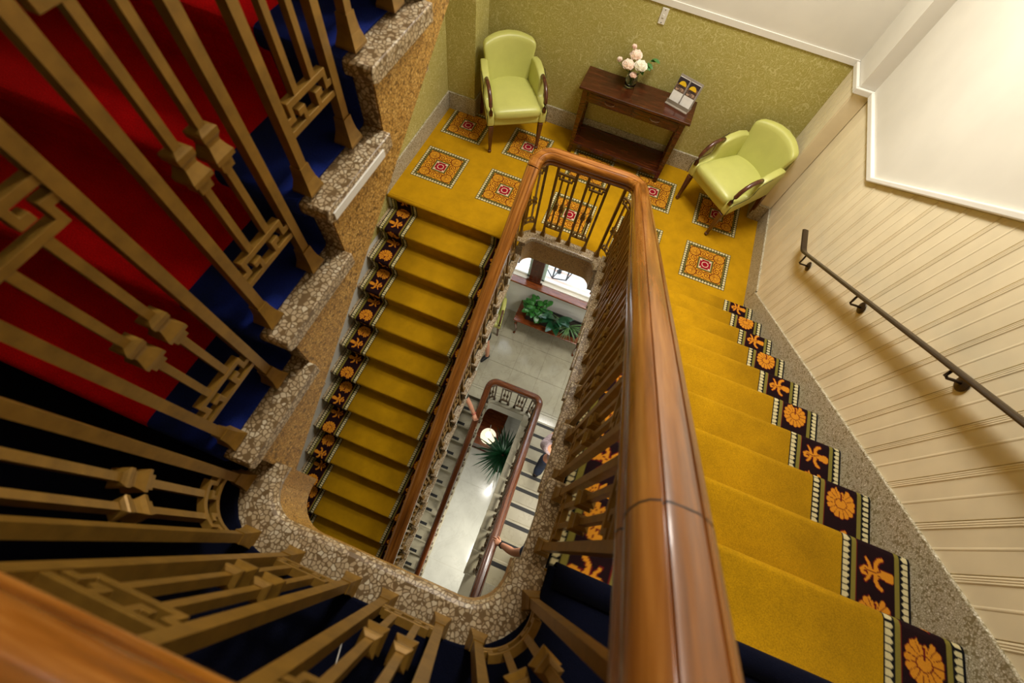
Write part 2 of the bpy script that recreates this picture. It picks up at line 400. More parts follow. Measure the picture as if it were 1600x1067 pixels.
# ------------------------------------------------------------------ floors
def arc(cx, cy, rad, a0, a1, n=8): return [(cx + rad * math.cos(a0 + (a1 - a0) * i / n), cy + rad * math.sin(a0 + (a1 - a0) * i / n)) for i in range(n + 1)]
def wellpath(xl, xr, yw, rad, ye, sgn):
    """well edge seen from above: from the right side round the end to the left side; sgn=+1 end at +Y, -1 end at -Y"""
    if sgn > 0: return [(xr, ye)] + arc(xr - rad, yw - rad, rad, 0, PI / 2) + arc(xl + rad, yw - rad, rad, PI / 2, PI) + [(xl, ye)]
    return [(xl, ye)] + arc(xl + rad, yw + rad, rad, PI, 1.5 * PI) + arc(xr - rad, yw + rad, rad, 1.5 * PI, 2 * PI) + [(xr, ye)]
def offset_path(xl, xr, yw, rad, ye, sgn, d): return wellpath(xl - d, xr + d, yw + sgn * d, rad + d, ye, sgn)
def ring(name, inner, outer, z0, z1, mats, label, lip=.018):
    """curb between two equal-length paths with a rounded projecting lip over its face"""
    m = MB(); n = len(inner)
    sect = [(0.0, z0), (0.0, z1 - .05), (-lip, z1 - .042), (-lip - .004, z1 - .02), (-lip + .004, z1 - .004), (-lip + .014, z1)]
    rows = []
    for (a, b) in zip(inner, outer):
        d = Vector((b[0] - a[0], b[1] - a[1])); L = d.length; d.normalize()
        rows.append([(a[0] + d.x * o, a[1] + d.y * o, z) for o, z in sect] + [(b[0], b[1], z1), (b[0], b[1], z0)])
    k = len(rows[0]); vs = [p for rw in rows for p in rw]
    for i in range(n - 1):
        for q in range(k):
            p = (q + 1) % k
            m.add([], [], 0)
    fs = []; mi = []
    for i in range(n - 1):
        for q in range(k):
            p = (q + 1) % k; fs.append((i * k + q, i * k + p, (i + 1) * k + p, (i + 1) * k + q)); mi.append(1 if q == 0 else 0)
    fs += [tuple(range(k)), tuple((n - 1) * k + q for q in range(k - 1, -1, -1))]; mi += [0, 0]
    m.add(vs, fs); m.m = mi; m.s = [False] * len(fs)
    return struct(m.build(name, mats, loc=(inner[n // 2][0], inner[n // 2][1], z1)), label)
CW = .085
# landing with the chairs
inn = wellpath(XIL, XIR - .01, YW0, .10, .03, 1); out = offset_path(XIL, XIR - .01, YW0, .10, .03, 1, CW)
ring('curb', inn, out, -.32, .006, [M_ter, M_ter_s], 'pebble terrazzo curb round the well at the chair landing')
def plate(name, outer, hole, z0, z1, mat, label=None, parent=None):
    """outer rectangle with a notch path cut from one side, as one prism (given polygon)"""
    m = MB().prism(outer, 2, z0, z1, 0)
    o = m.build(name, mat, parent, loc=(outer[0][0], outer[0][1], z0)); return o
po = [(XL, .02), (XIL - CW, .02)] + out[::-1][1:-1] + [(XIR - .01 + CW, .07), (XR, .07), (XR, YB + .1), (XL, YB + .1)]
struct(plate('floor', po, None, -.32, -.008, M_plaster), 'slab of the chair landing')
# upper floor
inu = wellpath(-.352, .366, YW1, .11, -2.47, -1); inu[0] = (-.352, -2.49)
outu = offset_path(-.352, .366, YW1, .11, -2.47, -1, CW + .01); outu[0] = (-.352 - CW, -2.49)
ring('curb', inu, outu, U - .32, U + .004, [M_ter, M_ter_s], 'large-pebbled terrazzo curb round the well at the shaded blue landing')
pu = [(XR, YF), (XR, -2.46), (.366 + CW + .01, -2.46)] + outu[::-1][1:-1] + [(-.352 - CW, -2.53), (XL, -2.53), (XL, YF)]
struct(plate('floor', pu[::-1], None, U - .32, U - .008, M_plaster), 'slab of the upper landing')
slab('floor', XL, XR, .35, YB + .1, U + 11 * r - .3, U + 11 * r, M_white, 'underside of the landing above')
# lower floor, lower landing, ground
struct(plate('floor', [(XL, -3.56), (XL, YF), (XR, YF), (XR, -2.76), (.32, -2.76), (.32, -3.35), (-.40, -3.35), (-.40, -3.56)], None, LL - .3, LL, M_marb), 'marble slab of the floor between the landings')
fm = sroot('floor', (0, .8, ML), 'pale marble tiled floor of the lower landing')
inl = wellpath(-.38, .36, -.15, .08, -.26, 1); outl = offset_path(-.38, .36, -.15, .08, -.26, 1, .14)
ring('curb', inl, outl, ML - .42, ML + .004, [M_marb, M_plaster], 'pale marble curb round the lowest well', .012)
pm = [(XL, -.19), (-.38 - .14, -.19)] + outl[::-1][1:-1] + [(.36 + .14, -.19), (XR, -.19), (XR, 1.8), (XL, 1.8)]
plate('slab', pm, None, ML - .42, ML - .013, plain('grout', (112, 104, 84), .8), parent=fm)
for ix in range(-4, 4):
    for iy in range(0, 4):
        x0 = max(-.205 + ix * .4965, XL); x1 = min(-.205 + (ix + 1) * .4965, XR); y0 = [-.005, .04, .605, 1.172][iy]; y1 = [.04, .605, 1.172, 1.78][iy]
        if x1 - x0 < .05: continue
        MB().box(x0 + .0015, x1 - .0015, y0 + .0015, y1 - .0015, ML - .014, ML).build('marble_tile', M_marb, fm, .001)
for (x0, x1) in ((XL, -.53), (.51, XR)): MB().box(x0, x1, -.19, -.008, ML - .014, ML).build('marble_tile', M_marb, fm, .001)
fg = sroot('floor', (0, -2, G), 'glossy white marble floor of the ground hall')
for iy in range(4):
    MB().box(XL, XR, YF + iy * 1.64 + .0015, YF + (iy + 1) * 1.64 - .0015, G - .05, G).build('marble_slab', M_marbw, fg)
MB().box(XL, XR, YF, YF + 6.56, G - .15, G - .004).build('bedding', M_marb, fg)

# ------------------------------------------------------------------ flights of steps
def flight(name, label, nos, d, xi, xo, top, depth, m_step, m_string, lip=.025, gg=g, strip=False, base=None):
    """nos: (Y,z) of nosings; d=+1 climbs towards +Y; xi: end at the well, xo: far side; top: drop of the tread under the nosing height"""
    root = sroot(name, (xi, nos[0][0], nos[0][1]), label); sg = 1 if xo > xi else -1
    for (y, z) in nos:
        zt = z - top
        lipp = [(.010, zt), (.002, zt - .006), (0, zt - .016), (.003, zt - .034), (.022, zt - .042), (gg + .03, zt - .042), (gg + .03, zt)]
        body = [(.028, zt - .042), (.028, z - r - top + .002), (gg + .03, z - r - top + .002), (gg + .03, zt - .042)]
        fl = lambda P: [(y + d * s, zz) for s, zz in P][::d]
        mb = MB().prism(fl(lipp), 0, min(xi, xo), max(xi, xo)); xb = xi + sg * .024
        mb.prism(fl(body), 0, min(xb, xo), max(xb, xo)); st = mb.build('step', m_step, root, .003)
        if strip: MB().box(min(xi + sg * .27, xo), max(xi + sg * .27, xo), min(y + d * .035, y + d * .085), max(y + d * .035, y + d * .085), zt - .001, zt + .003).build('nosing_strip', M_black, st)
    m = MB(); p = r / gg
    for (y, z) in nos:
        a = y + d * .03; b = y + d * (gg + .03)
        q = [(a, z - top - .03), (b, z - top - .03), (b, z + p * (gg + .03) - depth), (a, z + p * .03 - depth)]
        if d < 0: q = q[::-1]
        m.prism(q, 0, min(xi + sg * .02, xi + sg * .10), max(xi + sg * .02, xi + sg * .10))
    so = m.build('string', m_string, root)
    m = MB(); y0, z0 = nos[0]; y1, z1 = nos[-1]
    lo = sorted([nos[0], nos[-1]], key=lambda t: t[1]); (ya, za), (yb2, zb) = lo
    yb2 += d * (gg + .03); zb += p * (gg + .03)
    q = [(ya + d * .03, za - top - r - .01), (ya + d * .03, za - depth), (yb2, zb - depth), (yb2, zb - top - r - .03)]
    if d > 0: q = q[::-1]
    m.prism(q, 0, min(xi + sg * .06, xo), max(xi + sg * .06, xo)); m.build('soffit', M_plaster, root)
    return root
flight('stair_flight', 'terrazzo steps of the right flight under yellow carpet', right_nos, -1, XIR, XR - .016, .008, .30, M_ter, M_ter_s)
flight('stair_flight', 'terrazzo steps of the left flight under yellow carpet', left_nos[1:], 1, XIL, XL, .008, .30, M_ter, M_plaster)
rf = flight('stair_flight', 'terrazzo steps of the red carpeted flight with its pebbled string', red_nos, 1, -.345, XL, .008, .35, M_ter, M_ter_s, gg=.265)
y3, z3 = red_nos[2]
tag(MB().box(-.346, -.341, y3 + .02, y3 + .25, z3 - .044, z3 - .022).build('edge_strip', M_trim, rf, .001), 'white edge strip')
flight('stair_flight', 'pale marble steps going down below the right flight', low_right, -1, .30, XR, 0, .30, M_marbs, M_plaster, strip=True)
flight('stair_flight', 'pale marble steps going down to the ground hall', low_left[1:], 1, -.375, XL, 0, .30, M_marbs, M_plaster, strip=True)

# ------------------------------------------------------------------ woven carpets
C_dk = lin((30, 10, 14)); C_gold = lin((214, 140, 34)); C_mar = lin((104, 16, 20)); C_cream = lin((214, 200, 150)); C_ol = lin((128, 116, 48)); C_bk = lin((18, 16, 18)); C_y = lin(YEL); C_pink = lin((226, 190, 160))
def put(c, mask, col): c[mask] = col
def palmette(a, b, c):
    """fan flower; a across (-1..1), b along (-1..1); lines in maroon, petals in gold"""
    rr = np.hypot(a, b + .15); th = np.arctan2(b + .15, a)
    R = .86 + .10 * np.abs(np.sin(7.5 * th)) - .25 * (np.abs(th + PI / 2) < .35)
    put(c, rr < R + .05, C_mar); put(c, rr < R, C_gold)
    put(c, (rr < R) & (rr > .42) & (np.abs(np.sin(7.5 * th)) < .26 / np.maximum(rr, .2) * .55), C_mar)
    core = np.hypot(a * 1.0, (b + .10) * 1.25) ; put(c, core < .42, C_mar); put(c, core < .36, C_gold)
    put(c, (np.abs(a) < .05) & (b < -.25) & (b > -.75), C_mar)
def stroke(a, b, pts, w0, w1):
    """distance test to a tapering polyline"""
    m = np.zeros(a.shape, bool); n = len(pts) - 1
    for i in range(n):
        (x0, y0), (x1, y1) = pts[i], pts[i + 1]; dx, dy = x1 - x0, y1 - y0
        t = np.clip(((a - x0) * dx + (b - y0) * dy) / (dx * dx + dy * dy), 0, 1)
        m |= np.hypot(a - x0 - t * dx, b - y0 - t * dy) < w0 + (w1 - w0) * (i + t) / n
    return m
def fleur(a, b, c):
    """fleur-de-lis lying across the band, bulb to +a, curled petals either side"""
    sh = [([(.10, 0), (.45, .0), (.80, .02)], .17, .26), ([(.15, 0), (-.25, .02), (-.60, -.06), (-.80, .08)], .13, .09), ([(-.80, .08), (-.74, .26), (-.55, .24)], .09, .07)]
    for s in (-1, 1):
        sh += [([(.05, s * .08), (.0, s * .40), (.16, s * .66), (.34, s * .74)], .13, .09), ([(-.30, s * .10), (-.40, s * .36), (-.56, s * .56)], .10, .06)]
    for grow, col in ((.055, C_mar), (0, C_gold)):
        for p, w0, w1 in sh: put(c, stroke(a, b, p, w0 + grow, w1 + grow), col)
    put(c, stroke(a, b, [(.30, -.14), (.05, .0), (-.20, .05), (-.60, -.02)], .03, .025), C_mar); put(c, stroke(a, b, [(.30, .16), (.12, .10)], .03, .02), C_mar)
def border_col(u, v, period=.155, phase=0.0):
    c = np.empty(u.shape + (3,)); c[:] = C_dk
    # dentils at the field side
    def dent(lo, hi, flip):
        w = hi - lo; t = (u - lo) / w; t = 1 - t if flip else t
        m = (u >= lo) & (u < hi); put(c, m, C_bk)
        s = np.abs(((v / .0215) % 1.0) - .5) * 2
        put(c, m & (t > .10) & (t < .80 - .35 * s ** 2) & (s < .80), C_cream)
    dent(0, .038, False); put(c, (u >= .038) & (u < .057), C_ol); put(c, (u >= .057) & (u < .060), C_mar)
    put(c, (u >= .205) & (u < .225), C_ol); dent(.225, .262, True); put(c, u >= .262, C_bk)
    k = np.floor((v + phase) / period).astype(int); b = (((v + phase) / period) % 1.0) * 2 - 1
    a = (u - .1325) / .068; band = (u > .0615) & (u < .2035)
    b = b * (period / 2) / .068
    A = band & (k % 2 == 0); B = band & (k % 2 == 1)
    if A.any(): q = c[A]; palmette(a[A], b[A], q); c[A] = q
    if B.any(): q = c[B]; fleur(a[B], b[B], q); c[B] = q
    return c
def grid_mesh(name, P, colr, mat):
    nr, nc = P.shape[:2]; me = bpy.data.meshes.new(name)
    idx = np.arange(nr * nc).reshape(nr, nc)
    q = np.stack([idx[:-1, :-1], idx[:-1, 1:], idx[1:, 1:], idx[1:, :-1]], -1).reshape(-1, 4)
    me.vertices.add(nr * nc); me.vertices.foreach_set('co', P.reshape(-1).astype(np.float32))
    me.loops.add(q.size); me.loops.foreach_set('vertex_index', q.reshape(-1).astype(np.int32))
    me.polygons.add(len(q)); me.polygons.foreach_set('loop_start', np.arange(0, q.size, 4, dtype=np.int32)); me.polygons.foreach_set('loop_total', np.full(len(q), 4, np.int32))
    me.polygons.foreach_set('use_smooth', np.ones(len(q), bool))
    me.update(calc_edges=True)
    if colr is not None:
        a = me.color_attributes.new('Col', 'FLOAT_COLOR', 'POINT')
        a.data.foreach_set('color', np.concatenate([colr.reshape(-1, 3), np.ones((nr * nc, 1))], 1).reshape(-1).astype(np.float32))
    me.materials.append(mat); me.validate(); return me
def runner_profile(nos, d, gg, first_riser=True, last_flat=True):
    pts = []
    for i, (y, z) in enumerate(nos):
        q = [(.020, -r + .004), (.018, -.058), (.004, -.052), (-.004, -.042), (-.007, -.028), (-.0065, -.014), (-.002, -.004), (.008, -.0003), (.018, 0)]
        if i == 0 and not first_riser: q = q[3:]
        pts += [(y + d * s, z + t) for s, t in q]
        if i < len(nos) - 1 or last_flat: pts.append((y + d * (gg + .014), z)); pts.append((y + d * (gg + .019), z + .002))
    return np.array(pts)
def strip(name, prof, xs, dv, mat, parent, colf=None, ext=False):
    """sheet following prof (Y,z) for each x in xs"""
    L = np.concatenate([[0], np.cumsum(np.hypot(*np.diff(prof, axis=0).T))])
    v = np.unique(np.concatenate([L, np.arange(0, L[-1], dv)])) if dv else L
    Y = np.interp(v, L, prof[:, 0]); Z = np.interp(v, L, prof[:, 1])
    X = np.asarray(xs); b = wloc(parent)
    P = np.empty((len(v), len(X), 3)); P[..., 0] = X[None] - b.x; P[..., 1] = Y[:, None] - b.y; P[..., 2] = Z[:, None] - b.z
    c = colf(*np.broadcast_arrays(X[None, :], v[:, None])) if colf else None
    if (X[-1] > X[0]) != ((prof[-1, 0] - prof[0, 0]) > 0): pass
    me = grid_mesh(name, P, c, mat); o = bpy.data.objects.new(name, me); COL.objects.link(o); o.parent = parent
    sd = o.modifiers.new('pile', 'SOLIDIFY'); sd.thickness = .006; sd.offset = 0 if False else -1
    return o
# right flight: nosing list climbs towards -Y
rc = thing('stair_runner', (1.0, 0, 0), 'yellow stair runner with dark floral borders on the right flight beside the handrail wall', 'carpet')
pf = runner_profile(right_nos + [(YR - 10 * g, U)], -1, g, True, False)[:-4]
pf = runner_profile(right_nos, -1, g)
FR0, FR1 = .715, 1.5013
strip('field', pf, np.linspace(FR0, FR1, 3), .03, M_yel, rc)
strip('outer_border', pf, np.linspace(FR1, FR1 + .252, 74), .0036, M_wov, rc, lambda x, v: border_col((x - FR1) / .252 * .266, v, .155, .012))
strip('inner_border', pf, np.linspace(FR0, FR0 - .252, 46), .0055, M_wov, rc, lambda x, v: border_col((FR0 - x) / .252 * .266, v, .155, .02))
# left flight: T13 .. T0
lc = thing('stair_runner', (-1.0, -1.5, 0), 'yellow stair runner with dark floral borders on the left flight below the red stairs', 'carpet')
pf = runner_profile(left_nos[1:][::-1], 1, g); pf = np.concatenate([pf, [(.02, -.02)]])
FL0, FL1 = -1.434, -.652
strip('field', pf, np.linspace(FL0, FL1, 3), .03, M_yel, lc)
strip('outer_border', pf, np.linspace(FL0, FL0 - .266, 52), .0055, M_wov, lc, lambda x, v: border_col(FL0 - x, v, .155, .03))
strip('inner_border', pf, np.linspace(FL1, FL1 + .258, 50), .0055, M_wov, lc, lambda x, v: border_col((x - FL1) / .258 * .266, v, .155, .03))
# chair landing
ca = thing('landing_carpet', (0, .9, 0), 'yellow carpet with square floral medallions covering the chair landing', 'carpet')
co = [(XL + .018, .012), (XIL - CW - .005, .012)] + out[::-1][2:-2] + [(XIR - .01 + CW, .075), (XR - .016, .075), (XR - .016, 1.344), (1.634, 1.344), (1.634, YB - .018), (-1.416, YB - .018), (-1.416, 1.388), (XL + .018, 1.388)]
MB().prism(co, 2, -.010, 0).build('field', M_yel, ca)
nose = np.array([(.012, -.045), (.004, -.034), (-.004, -.024), (-.008, -.014), (-.005, -.005), (.003, -.0005), (.03, .0004)])
strip('folded_edge', nose, np.linspace(XL + .018, XIL - .04, 3), None, M_yel, ca)
def medallion_mesh():
    n = 150; t = np.linspace(-1, 1, n); p, q = np.meshgrid(t, t); m = np.maximum(np.abs(p), np.abs(q)); o = np.where(np.abs(p) > np.abs(q), q, p)
    c = np.empty((n, n, 3)); c[:] = C_bk
    s = np.abs(((o + 1) * 8.0) % 1.0 - .5) * 2; w = (m - .87) / .105
    put(c, (m > .87) & (m < .975) & (s < .80) & (w > .05 + .4 * s ** 2), C_cream)
    put(c, (m > .80) & (m < .845), C_ol)
    f = m < .785; gold = lin((216, 152, 36)); red = lin((104, 26, 12))
    c[f] = gold
    ap, aq = np.abs(p), np.abs(q)
    # corner palmettes
    x, y = ap - .54, aq - .54; rr = np.hypot(x, y); th = np.arctan2(y - 0, x) - PI / 4
    put(c, f & (rr < .235) & (rr > .06) & (np.abs(np.sin(7 * th)) < .045 / np.maximum(rr, .05)), red); put(c, f & (np.abs(rr - .245 - .012 * np.sin(14 * th)) < .02), red)
    # scrolls between
    for (x, y) in ((ap - .16, aq - .54), (aq - .16, ap - .54)):
        rr = np.hypot(x, y); th = np.arctan2(y, x); put(c, f & (np.abs(((rr * 11 + th / (2 * PI)) % 1.0) - .5) < .19) & (rr < .21), red)
        put(c, f & (np.abs(np.sin(9 * x + 14 * y * y)) < .18) & (rr > .22) & (rr < .34), red)
    put(c, f & (np.abs(np.sin(21 * (ap + .35 * np.sin(7 * aq))) * np.sin(21 * (aq + .35 * np.sin(7 * ap)))) < .10) & (np.abs(m - .42) < .08), red)
    put(c, m < .335, C_bk); put(c, m < .315, C_ol); put(c, m < .285, C_bk); put(c, m < .262, C_cream); put(c, m < .245, C_mar)
    c[m < .245] = lin((150, 14, 34)); rr = np.hypot(p, q); put(c, np.abs(rr - .135) < .018, C_pink)
    put(c, (np.hypot(ap - .205, aq - .205) < .045) | ((np.abs(ap - aq) < .02) & (m > .16) & (m < .23)), C_pink)
    P = np.zeros((n, n, 3)); P[..., 0] = p * .222; P[..., 1] = q * .222
    return grid_mesh('medallion', P, c, M_wov)
med = medallion_mesh()
for j, y in enumerate((.553, 1.232)):
    for i in range(5):
        x = (-1.427, -.735, -.045, .645, 1.333)[i]
        inst('medallion', med, ca, (x, y - .9, .0018))
# red stairs and the blue landing with its shade in the colour
rd = thing('stair_runner', (-1.1, -2, U), 'red stair carpet with blue border on the flight behind the bronze balusters', 'carpet')
pf = runner_profile(red_nos, 1, .265)
strip('field', pf, np.linspace(XL + .28, -.625, 3), .03, M_red, rd)
tag(strip('border', pf, np.linspace(-.625, -.415, 3), .03, M_blue, rd), 'blue border')
strip('border', pf, np.linspace(XL + .01, XL + .28, 3), .03, M_blue, rd)
M_blue_shade = carpet('shaded_blue_carpet', (5, 9, 32))  # darkened copy of the blue carpet: the landing's shade put into its colour
bl = thing('landing_carpet', (0, -3.3, U), 'blue carpet, coloured dark for shade, on the upper landing under the near balusters', 'carpet')
oc = offset_path(-.352, .366, YW1, .11, -2.47, -1, CW - .012); oc[0] = (-.352 - CW + .012, -2.49)
cu = [(XR - .016, YF + .01), (XR - .016, -2.452), (.366 + CW - .012, -2.452)] + oc[::-1][1:-1] + [(-.352 - CW + .012, -2.51), (XL + .005, -2.51), (XL + .005, YF + .01)]
MB().prism(cu[::-1], 2, U - .01, U + .012).build('field', M_blue_shade, bl, .005)
nose = np.array([(YR - 10 * g + .0 - .020, U - .07), (YR - 10 * g + .002, U - .034), (YR - 10 * g + .008, U - .016), (YR - 10 * g + .004, U + .004), (YR - 10 * g - .006, U + .0115), (YR - 10 * g - .05, U + .0125)])
strip('folded_edge', nose, np.linspace(.46, XR - .016, 3), None, M_blue_shade, bl)
strip('riser_strip', np.array([(YR - 10 * g - .016, U - r), (YR - 10 * g - .016, U - .06)]), np.linspace(.46, XR - .016, 3), None, M_yel, bl)

# ------------------------------------------------------------------ balustrades
FRET = ["#############", "....#...#....", "##.##...##.##", ".#.........#.", ".###########."]   # top row first: the upper fret
def fret_mesh(w, flip, R=None, cell=.0135, th=.018):
    rows = FRET[::-1] if not flip else FRET         # row index 0 = bottom
    nc = 13; cw = w / nc; nr = 5; on = lambda i, j: 0 <= i < nc and 0 <= j < nr and rows[j][i] == '#'
    if not flip: rows = FRET[::-1]
    idx = {}; vs = []; fs = []
    def V(i, j, s):
        k = (i, j, s)
        if k not in idx:
            x = (i - nc / 2) * cw; y = s * th / 2
            if R: a = x / R; x, y = (R + y) * math.sin(a), (R + y) * math.cos(a) - R
            idx[k] = len(vs); vs.append((x, y, j * cell))
        return idx[k]
    for i in range(nc):
        for j in range(nr):
            if not on(i, j): continue
            fs.append((V(i, j, -1), V(i + 1, j, -1), V(i + 1, j + 1, -1), V(i, j + 1, -1)))
            fs.append((V(i, j, 1), V(i, j + 1, 1), V(i + 1, j + 1, 1), V(i + 1, j, 1)))
            if not on(i, j - 1): fs.append((V(i, j, -1), V(i, j, 1), V(i + 1, j, 1), V(i + 1, j, -1)))
            if not on(i, j + 1): fs.append((V(i, j + 1, -1), V(i + 1, j + 1, -1), V(i + 1, j + 1, 1), V(i, j + 1, 1)))
            if not on(i - 1, j): fs.append((V(i, j, -1), V(i, j + 1, -1), V(i, j + 1, 1), V(i, j, 1)))
            if not on(i + 1, j): fs.append((V(i + 1, j, -1), V(i + 1, j, 1), V(i + 1, j + 1, 1), V(i + 1, j + 1, -1)))
    m = MB(); m.add(vs, fs); return m
cache = {}
def memo(key, fn):
    if key not in cache: cache[key] = fn()
    return cache[key]
BH = .0108; SH = .0075
def bar_mesh(L, mat): return memo(('bar', round(L, 3), mat.name), lambda: MB().box(-BH, BH, -BH, BH, .045, L).mesh('bar', mat))
def foot_mesh(mat):
    def f():
        m = MB(); prof = [(0, .024), (.006, .024), (.010, .0225), (.030, .017), (.050, .0145), (.066, .0135)]
        for (a, b) in zip(prof, prof[1:]): m.frus((0, 0, a[0], a[1], a[1]), (0, 0, b[0], b[1], b[1]))
        return m.mesh('foot', mat)
    return memo(('foot', mat.name), f)
def spin_mesh(z0, z1, mat): return memo(('sp', round(z0, 3), round(z1, 3), mat.name), lambda: MB().box(-SH, SH, -SH, SH, z0, z1).mesh('spindle', mat))
def knob_mesh(mat):
    def f():
        prof = [(-.040, .009), (-.038, .0135), (-.022, .0140), (-.019, .016), (-.017, .0205), (-.008, .0210), (.002, .0165), (.012, .0130), (.018, .0135), (.026, .0170), (.036, .0175), (.039, .0150), (.042, .009)]
        m = MB(); vs = []
        for z, h in prof: vs += [(-h, -h, z), (h, -h, z), (h, h, z), (-h, h, z)]
        fs = [(0, 3, 2, 1)]
        for i in range(len(prof) - 1):
            for q in range(4): fs.append((4 * i + q, 4 * i + (q + 1) % 4, 4 * i + 4 + (q + 1) % 4, 4 * i + 4 + q))
        k = 4 * (len(prof) - 1); fs.append((k, k + 1, k + 2, k + 3))
        m.add(vs, fs); return m.mesh('knob', mat)
    return memo(('knob', mat.name), f)
def place_bar(root, p, rz, L, mat=M_brz):
    b = inst('bar', bar_mesh(L, mat), root, Vector(p) - wloc(root), rz); inst('foot', foot_mesh(mat), b, (0, 0, 0)); return b
def panel(root, p0, p1, zt, zf0, zf1, mat=M_brz, R=None, ctr=None, L=None, bars=True, knobz=.40):
    """two bars with frets and knobbed spindles between; R: radius of a curved panel about ctr"""
    p0 = Vector(p0); p1 = Vector(p1); base = wloc(root)
    if R:
        a0 = math.atan2(p0.y - ctr[1], p0.x - ctr[0]); a1 = math.atan2(p1.y - ctr[1], p1.x - ctr[0])
        while a1 - a0 > PI: a1 -= 2 * PI
        while a1 - a0 < -PI: a1 += 2 * PI
        am = (a0 + a1) / 2; mid = Vector((ctr[0] + R * math.cos(am), ctr[1] + R * math.sin(am), zt)); w = abs(a1 - a0) * R; rz = am - PI / 2
        at = lambda t: (Vector((ctr[0] + R * math.cos(am - t / R), ctr[1] + R * math.sin(am - t / R), zt)), am - t / R - PI / 2)
    else:
        d = p1 - p0; w = math.hypot(d.x, d.y); rz = math.atan2(d.y, d.x); mid = (p0 + p1) / 2; mid.z = zt
        at = lambda t: (mid + Vector((math.cos(rz) * t, math.sin(rz) * t, 0)), rz)
    wi = w - 2 * BH + .002
    low = memo(('fl', round(wi, 3), R, mat.name), lambda: fret_mesh(wi, False, R).mesh('lower_fret', mat))
    upp = memo(('fu', round(wi, 3), R, mat.name), lambda: fret_mesh(wi, True, R).mesh('upper_fret', mat))
    fh = 5 * .0135
    # lower fret: full bar at the bottom; upper fret: full bar on top
    inst('lower_fret', upp_flip(wi, R, mat), root, mid - base + Vector((0, 0, zf0)), rz, .0012)
    inst('upper_fret', low, root, mid - base + Vector((0, 0, zf1)), rz, .0012)
    for s in (-1, 1):
        q, ra = at(s * .0275)
        sp = inst('spindle', spin_mesh(zf0 + fh - .004, zf1 + .004, mat), root, q - base, ra); inst('knob', knob_mesh(mat), sp, (0, 0, knobz))
def upp_flip(wi, R, mat):
    def f():
        m = fret_mesh(wi, False, R); h = 5 * .0135
        m.v = [(x, y, h - z) for x, y, z in m.v]; m.f = [q[::-1] for q in m.f]; return m.mesh('lower_fret', mat)
    return memo(('flip', round(wi, 3), R, mat.name), f)
RP = [(0, .0555), (.015, .0550), (.0212, .0538), (.0226, .0485), (.0248, .0485), (.0262, .0525), (.038, .0465), (.0465, .036), (.0515, .021), (.0525, .007), (.0500, -.001), (.0415, -.005), (.0405, -.013), (.0480, -.016), (.0500, -.024), (.0480, -.034), (.0390, -.042), (.0345, -.047), (.0340, -.058), (.018, -.060)]
RAILP = RP + [(-a, b) for a, b in RP[::-1] if a > 0]
def handrail(root, path, mat=M_rail[2], k=1.0, name='handrail'):
    o = MB().sweep(path, [(a * k, b * k) for a, b in RAILP][::-1]).build(name, mat, root)
    e = o.modifiers.new('crisp', 'EDGE_SPLIT'); e.split_angle = math.radians(38); return o
HR = .785          # rail centre above the nosing line
def stair_balustrade(root, nos, d, x, gg, rail0, z_rail, mat=M_brz, skip=0):
    """two bars per step; z_rail(y): underside of the handrail"""
    for i, (y, z) in enumerate(nos):
        a = (x, y + d * .047, z); b = (x, y + d * (.047 + .165 * gg / .2542), z)
        for p in (a, b): place_bar(root, p, 0, z_rail(p[1]) - z + .012, mat)
        panel(root, a, b, z, .125, .640, mat)
# right yellow flight
FXR, FXL = .437, -.392
RXR, RXL = .430, -.375
noseR = lambda y: r * (1 + (YR - y) / g); noseL = lambda y: PITCH * y
b1 = thing('balustrade', (FXR, -1.2, .9), 'polished wooden handrail on bronze balusters down the right yellow flight', 'balustrade')
stair_balustrade(b1, right_nos, -1, FXR, g, None, lambda y: noseR(y) + HR - .06)
handrail(b1, [(RXR, y, noseR(y) + HR) for y in np.linspace(.07, -2.56, 24)], M_rail[0])
tag(handrail(b1, [(RXR, y, noseR(y) + HR) for y in (-2.395, -2.3975)], M_black, 1.004, 'joint'), 'dark joint line')
tag(handrail(b1, [(RXR, y, noseR(y) + HR) for y in (-.62, -.6225)], M_black, 1.004, 'joint'), 'dark joint line')
# left yellow flight
b2 = thing('balustrade', (FXL, -1.2, -.9), 'handrail and bronze balusters down the left yellow flight, seen from above', 'balustrade')
stair_balustrade(b2, left_nos[1:], 1, FXL, g, None, lambda y: noseL(y) + HR - .06)
handrail(b2, [(RXL, y, noseL(y) + HR) for y in np.linspace(.07, -3.3, 24)], M_rail[1])
# loop at the chair landing
b3 = thing('balustrade', (0.02, .2, 0), 'rounded end of the handrail with bronze frets in front of the console table', 'balustrade')
pa = arc(RXR - .125, .075, .125, 0, PI / 2, 10) + arc(RXL + .125, .075, .125, PI / 2, PI, 10)
ss = [0]
for a, b in zip(pa, pa[1:]): ss.append(ss[-1] + math.hypot(a[0] - b[0], a[1] - b[1]))
zA = noseR(.075) + HR; zB = noseL(.075) + HR; SS = ss[-1]
handrail(b3, [(x, y, .905 + (zA - .905) * math.exp(-s / .09) + (zB - .905) * math.exp(-(SS - s) / .1)) for (x, y), s in zip(pa, ss)])
LF = .862
cR = (FXR - .125, .075); cL = (FXL + .115, .09); RR = .125; RL_ = .115
def on(c, R, deg): return (c[0] + R * math.cos(math.radians(deg)), c[1] + R * math.sin(math.radians(deg)), 0)
yl = .203
q = [on(cR, RR, 5), on(cR, RR, 78), (.208, yl, 0), (.050, yl, 0), (-.045, yl, 0), (-.203, yl, 0), on(cL, RL_, 100), on(cL, RL_, 172)]
for i, p in enumerate(q): place_bar(b3, p, (0, .3, 0, 0, 0, 0, .2, 0)[i], LF)
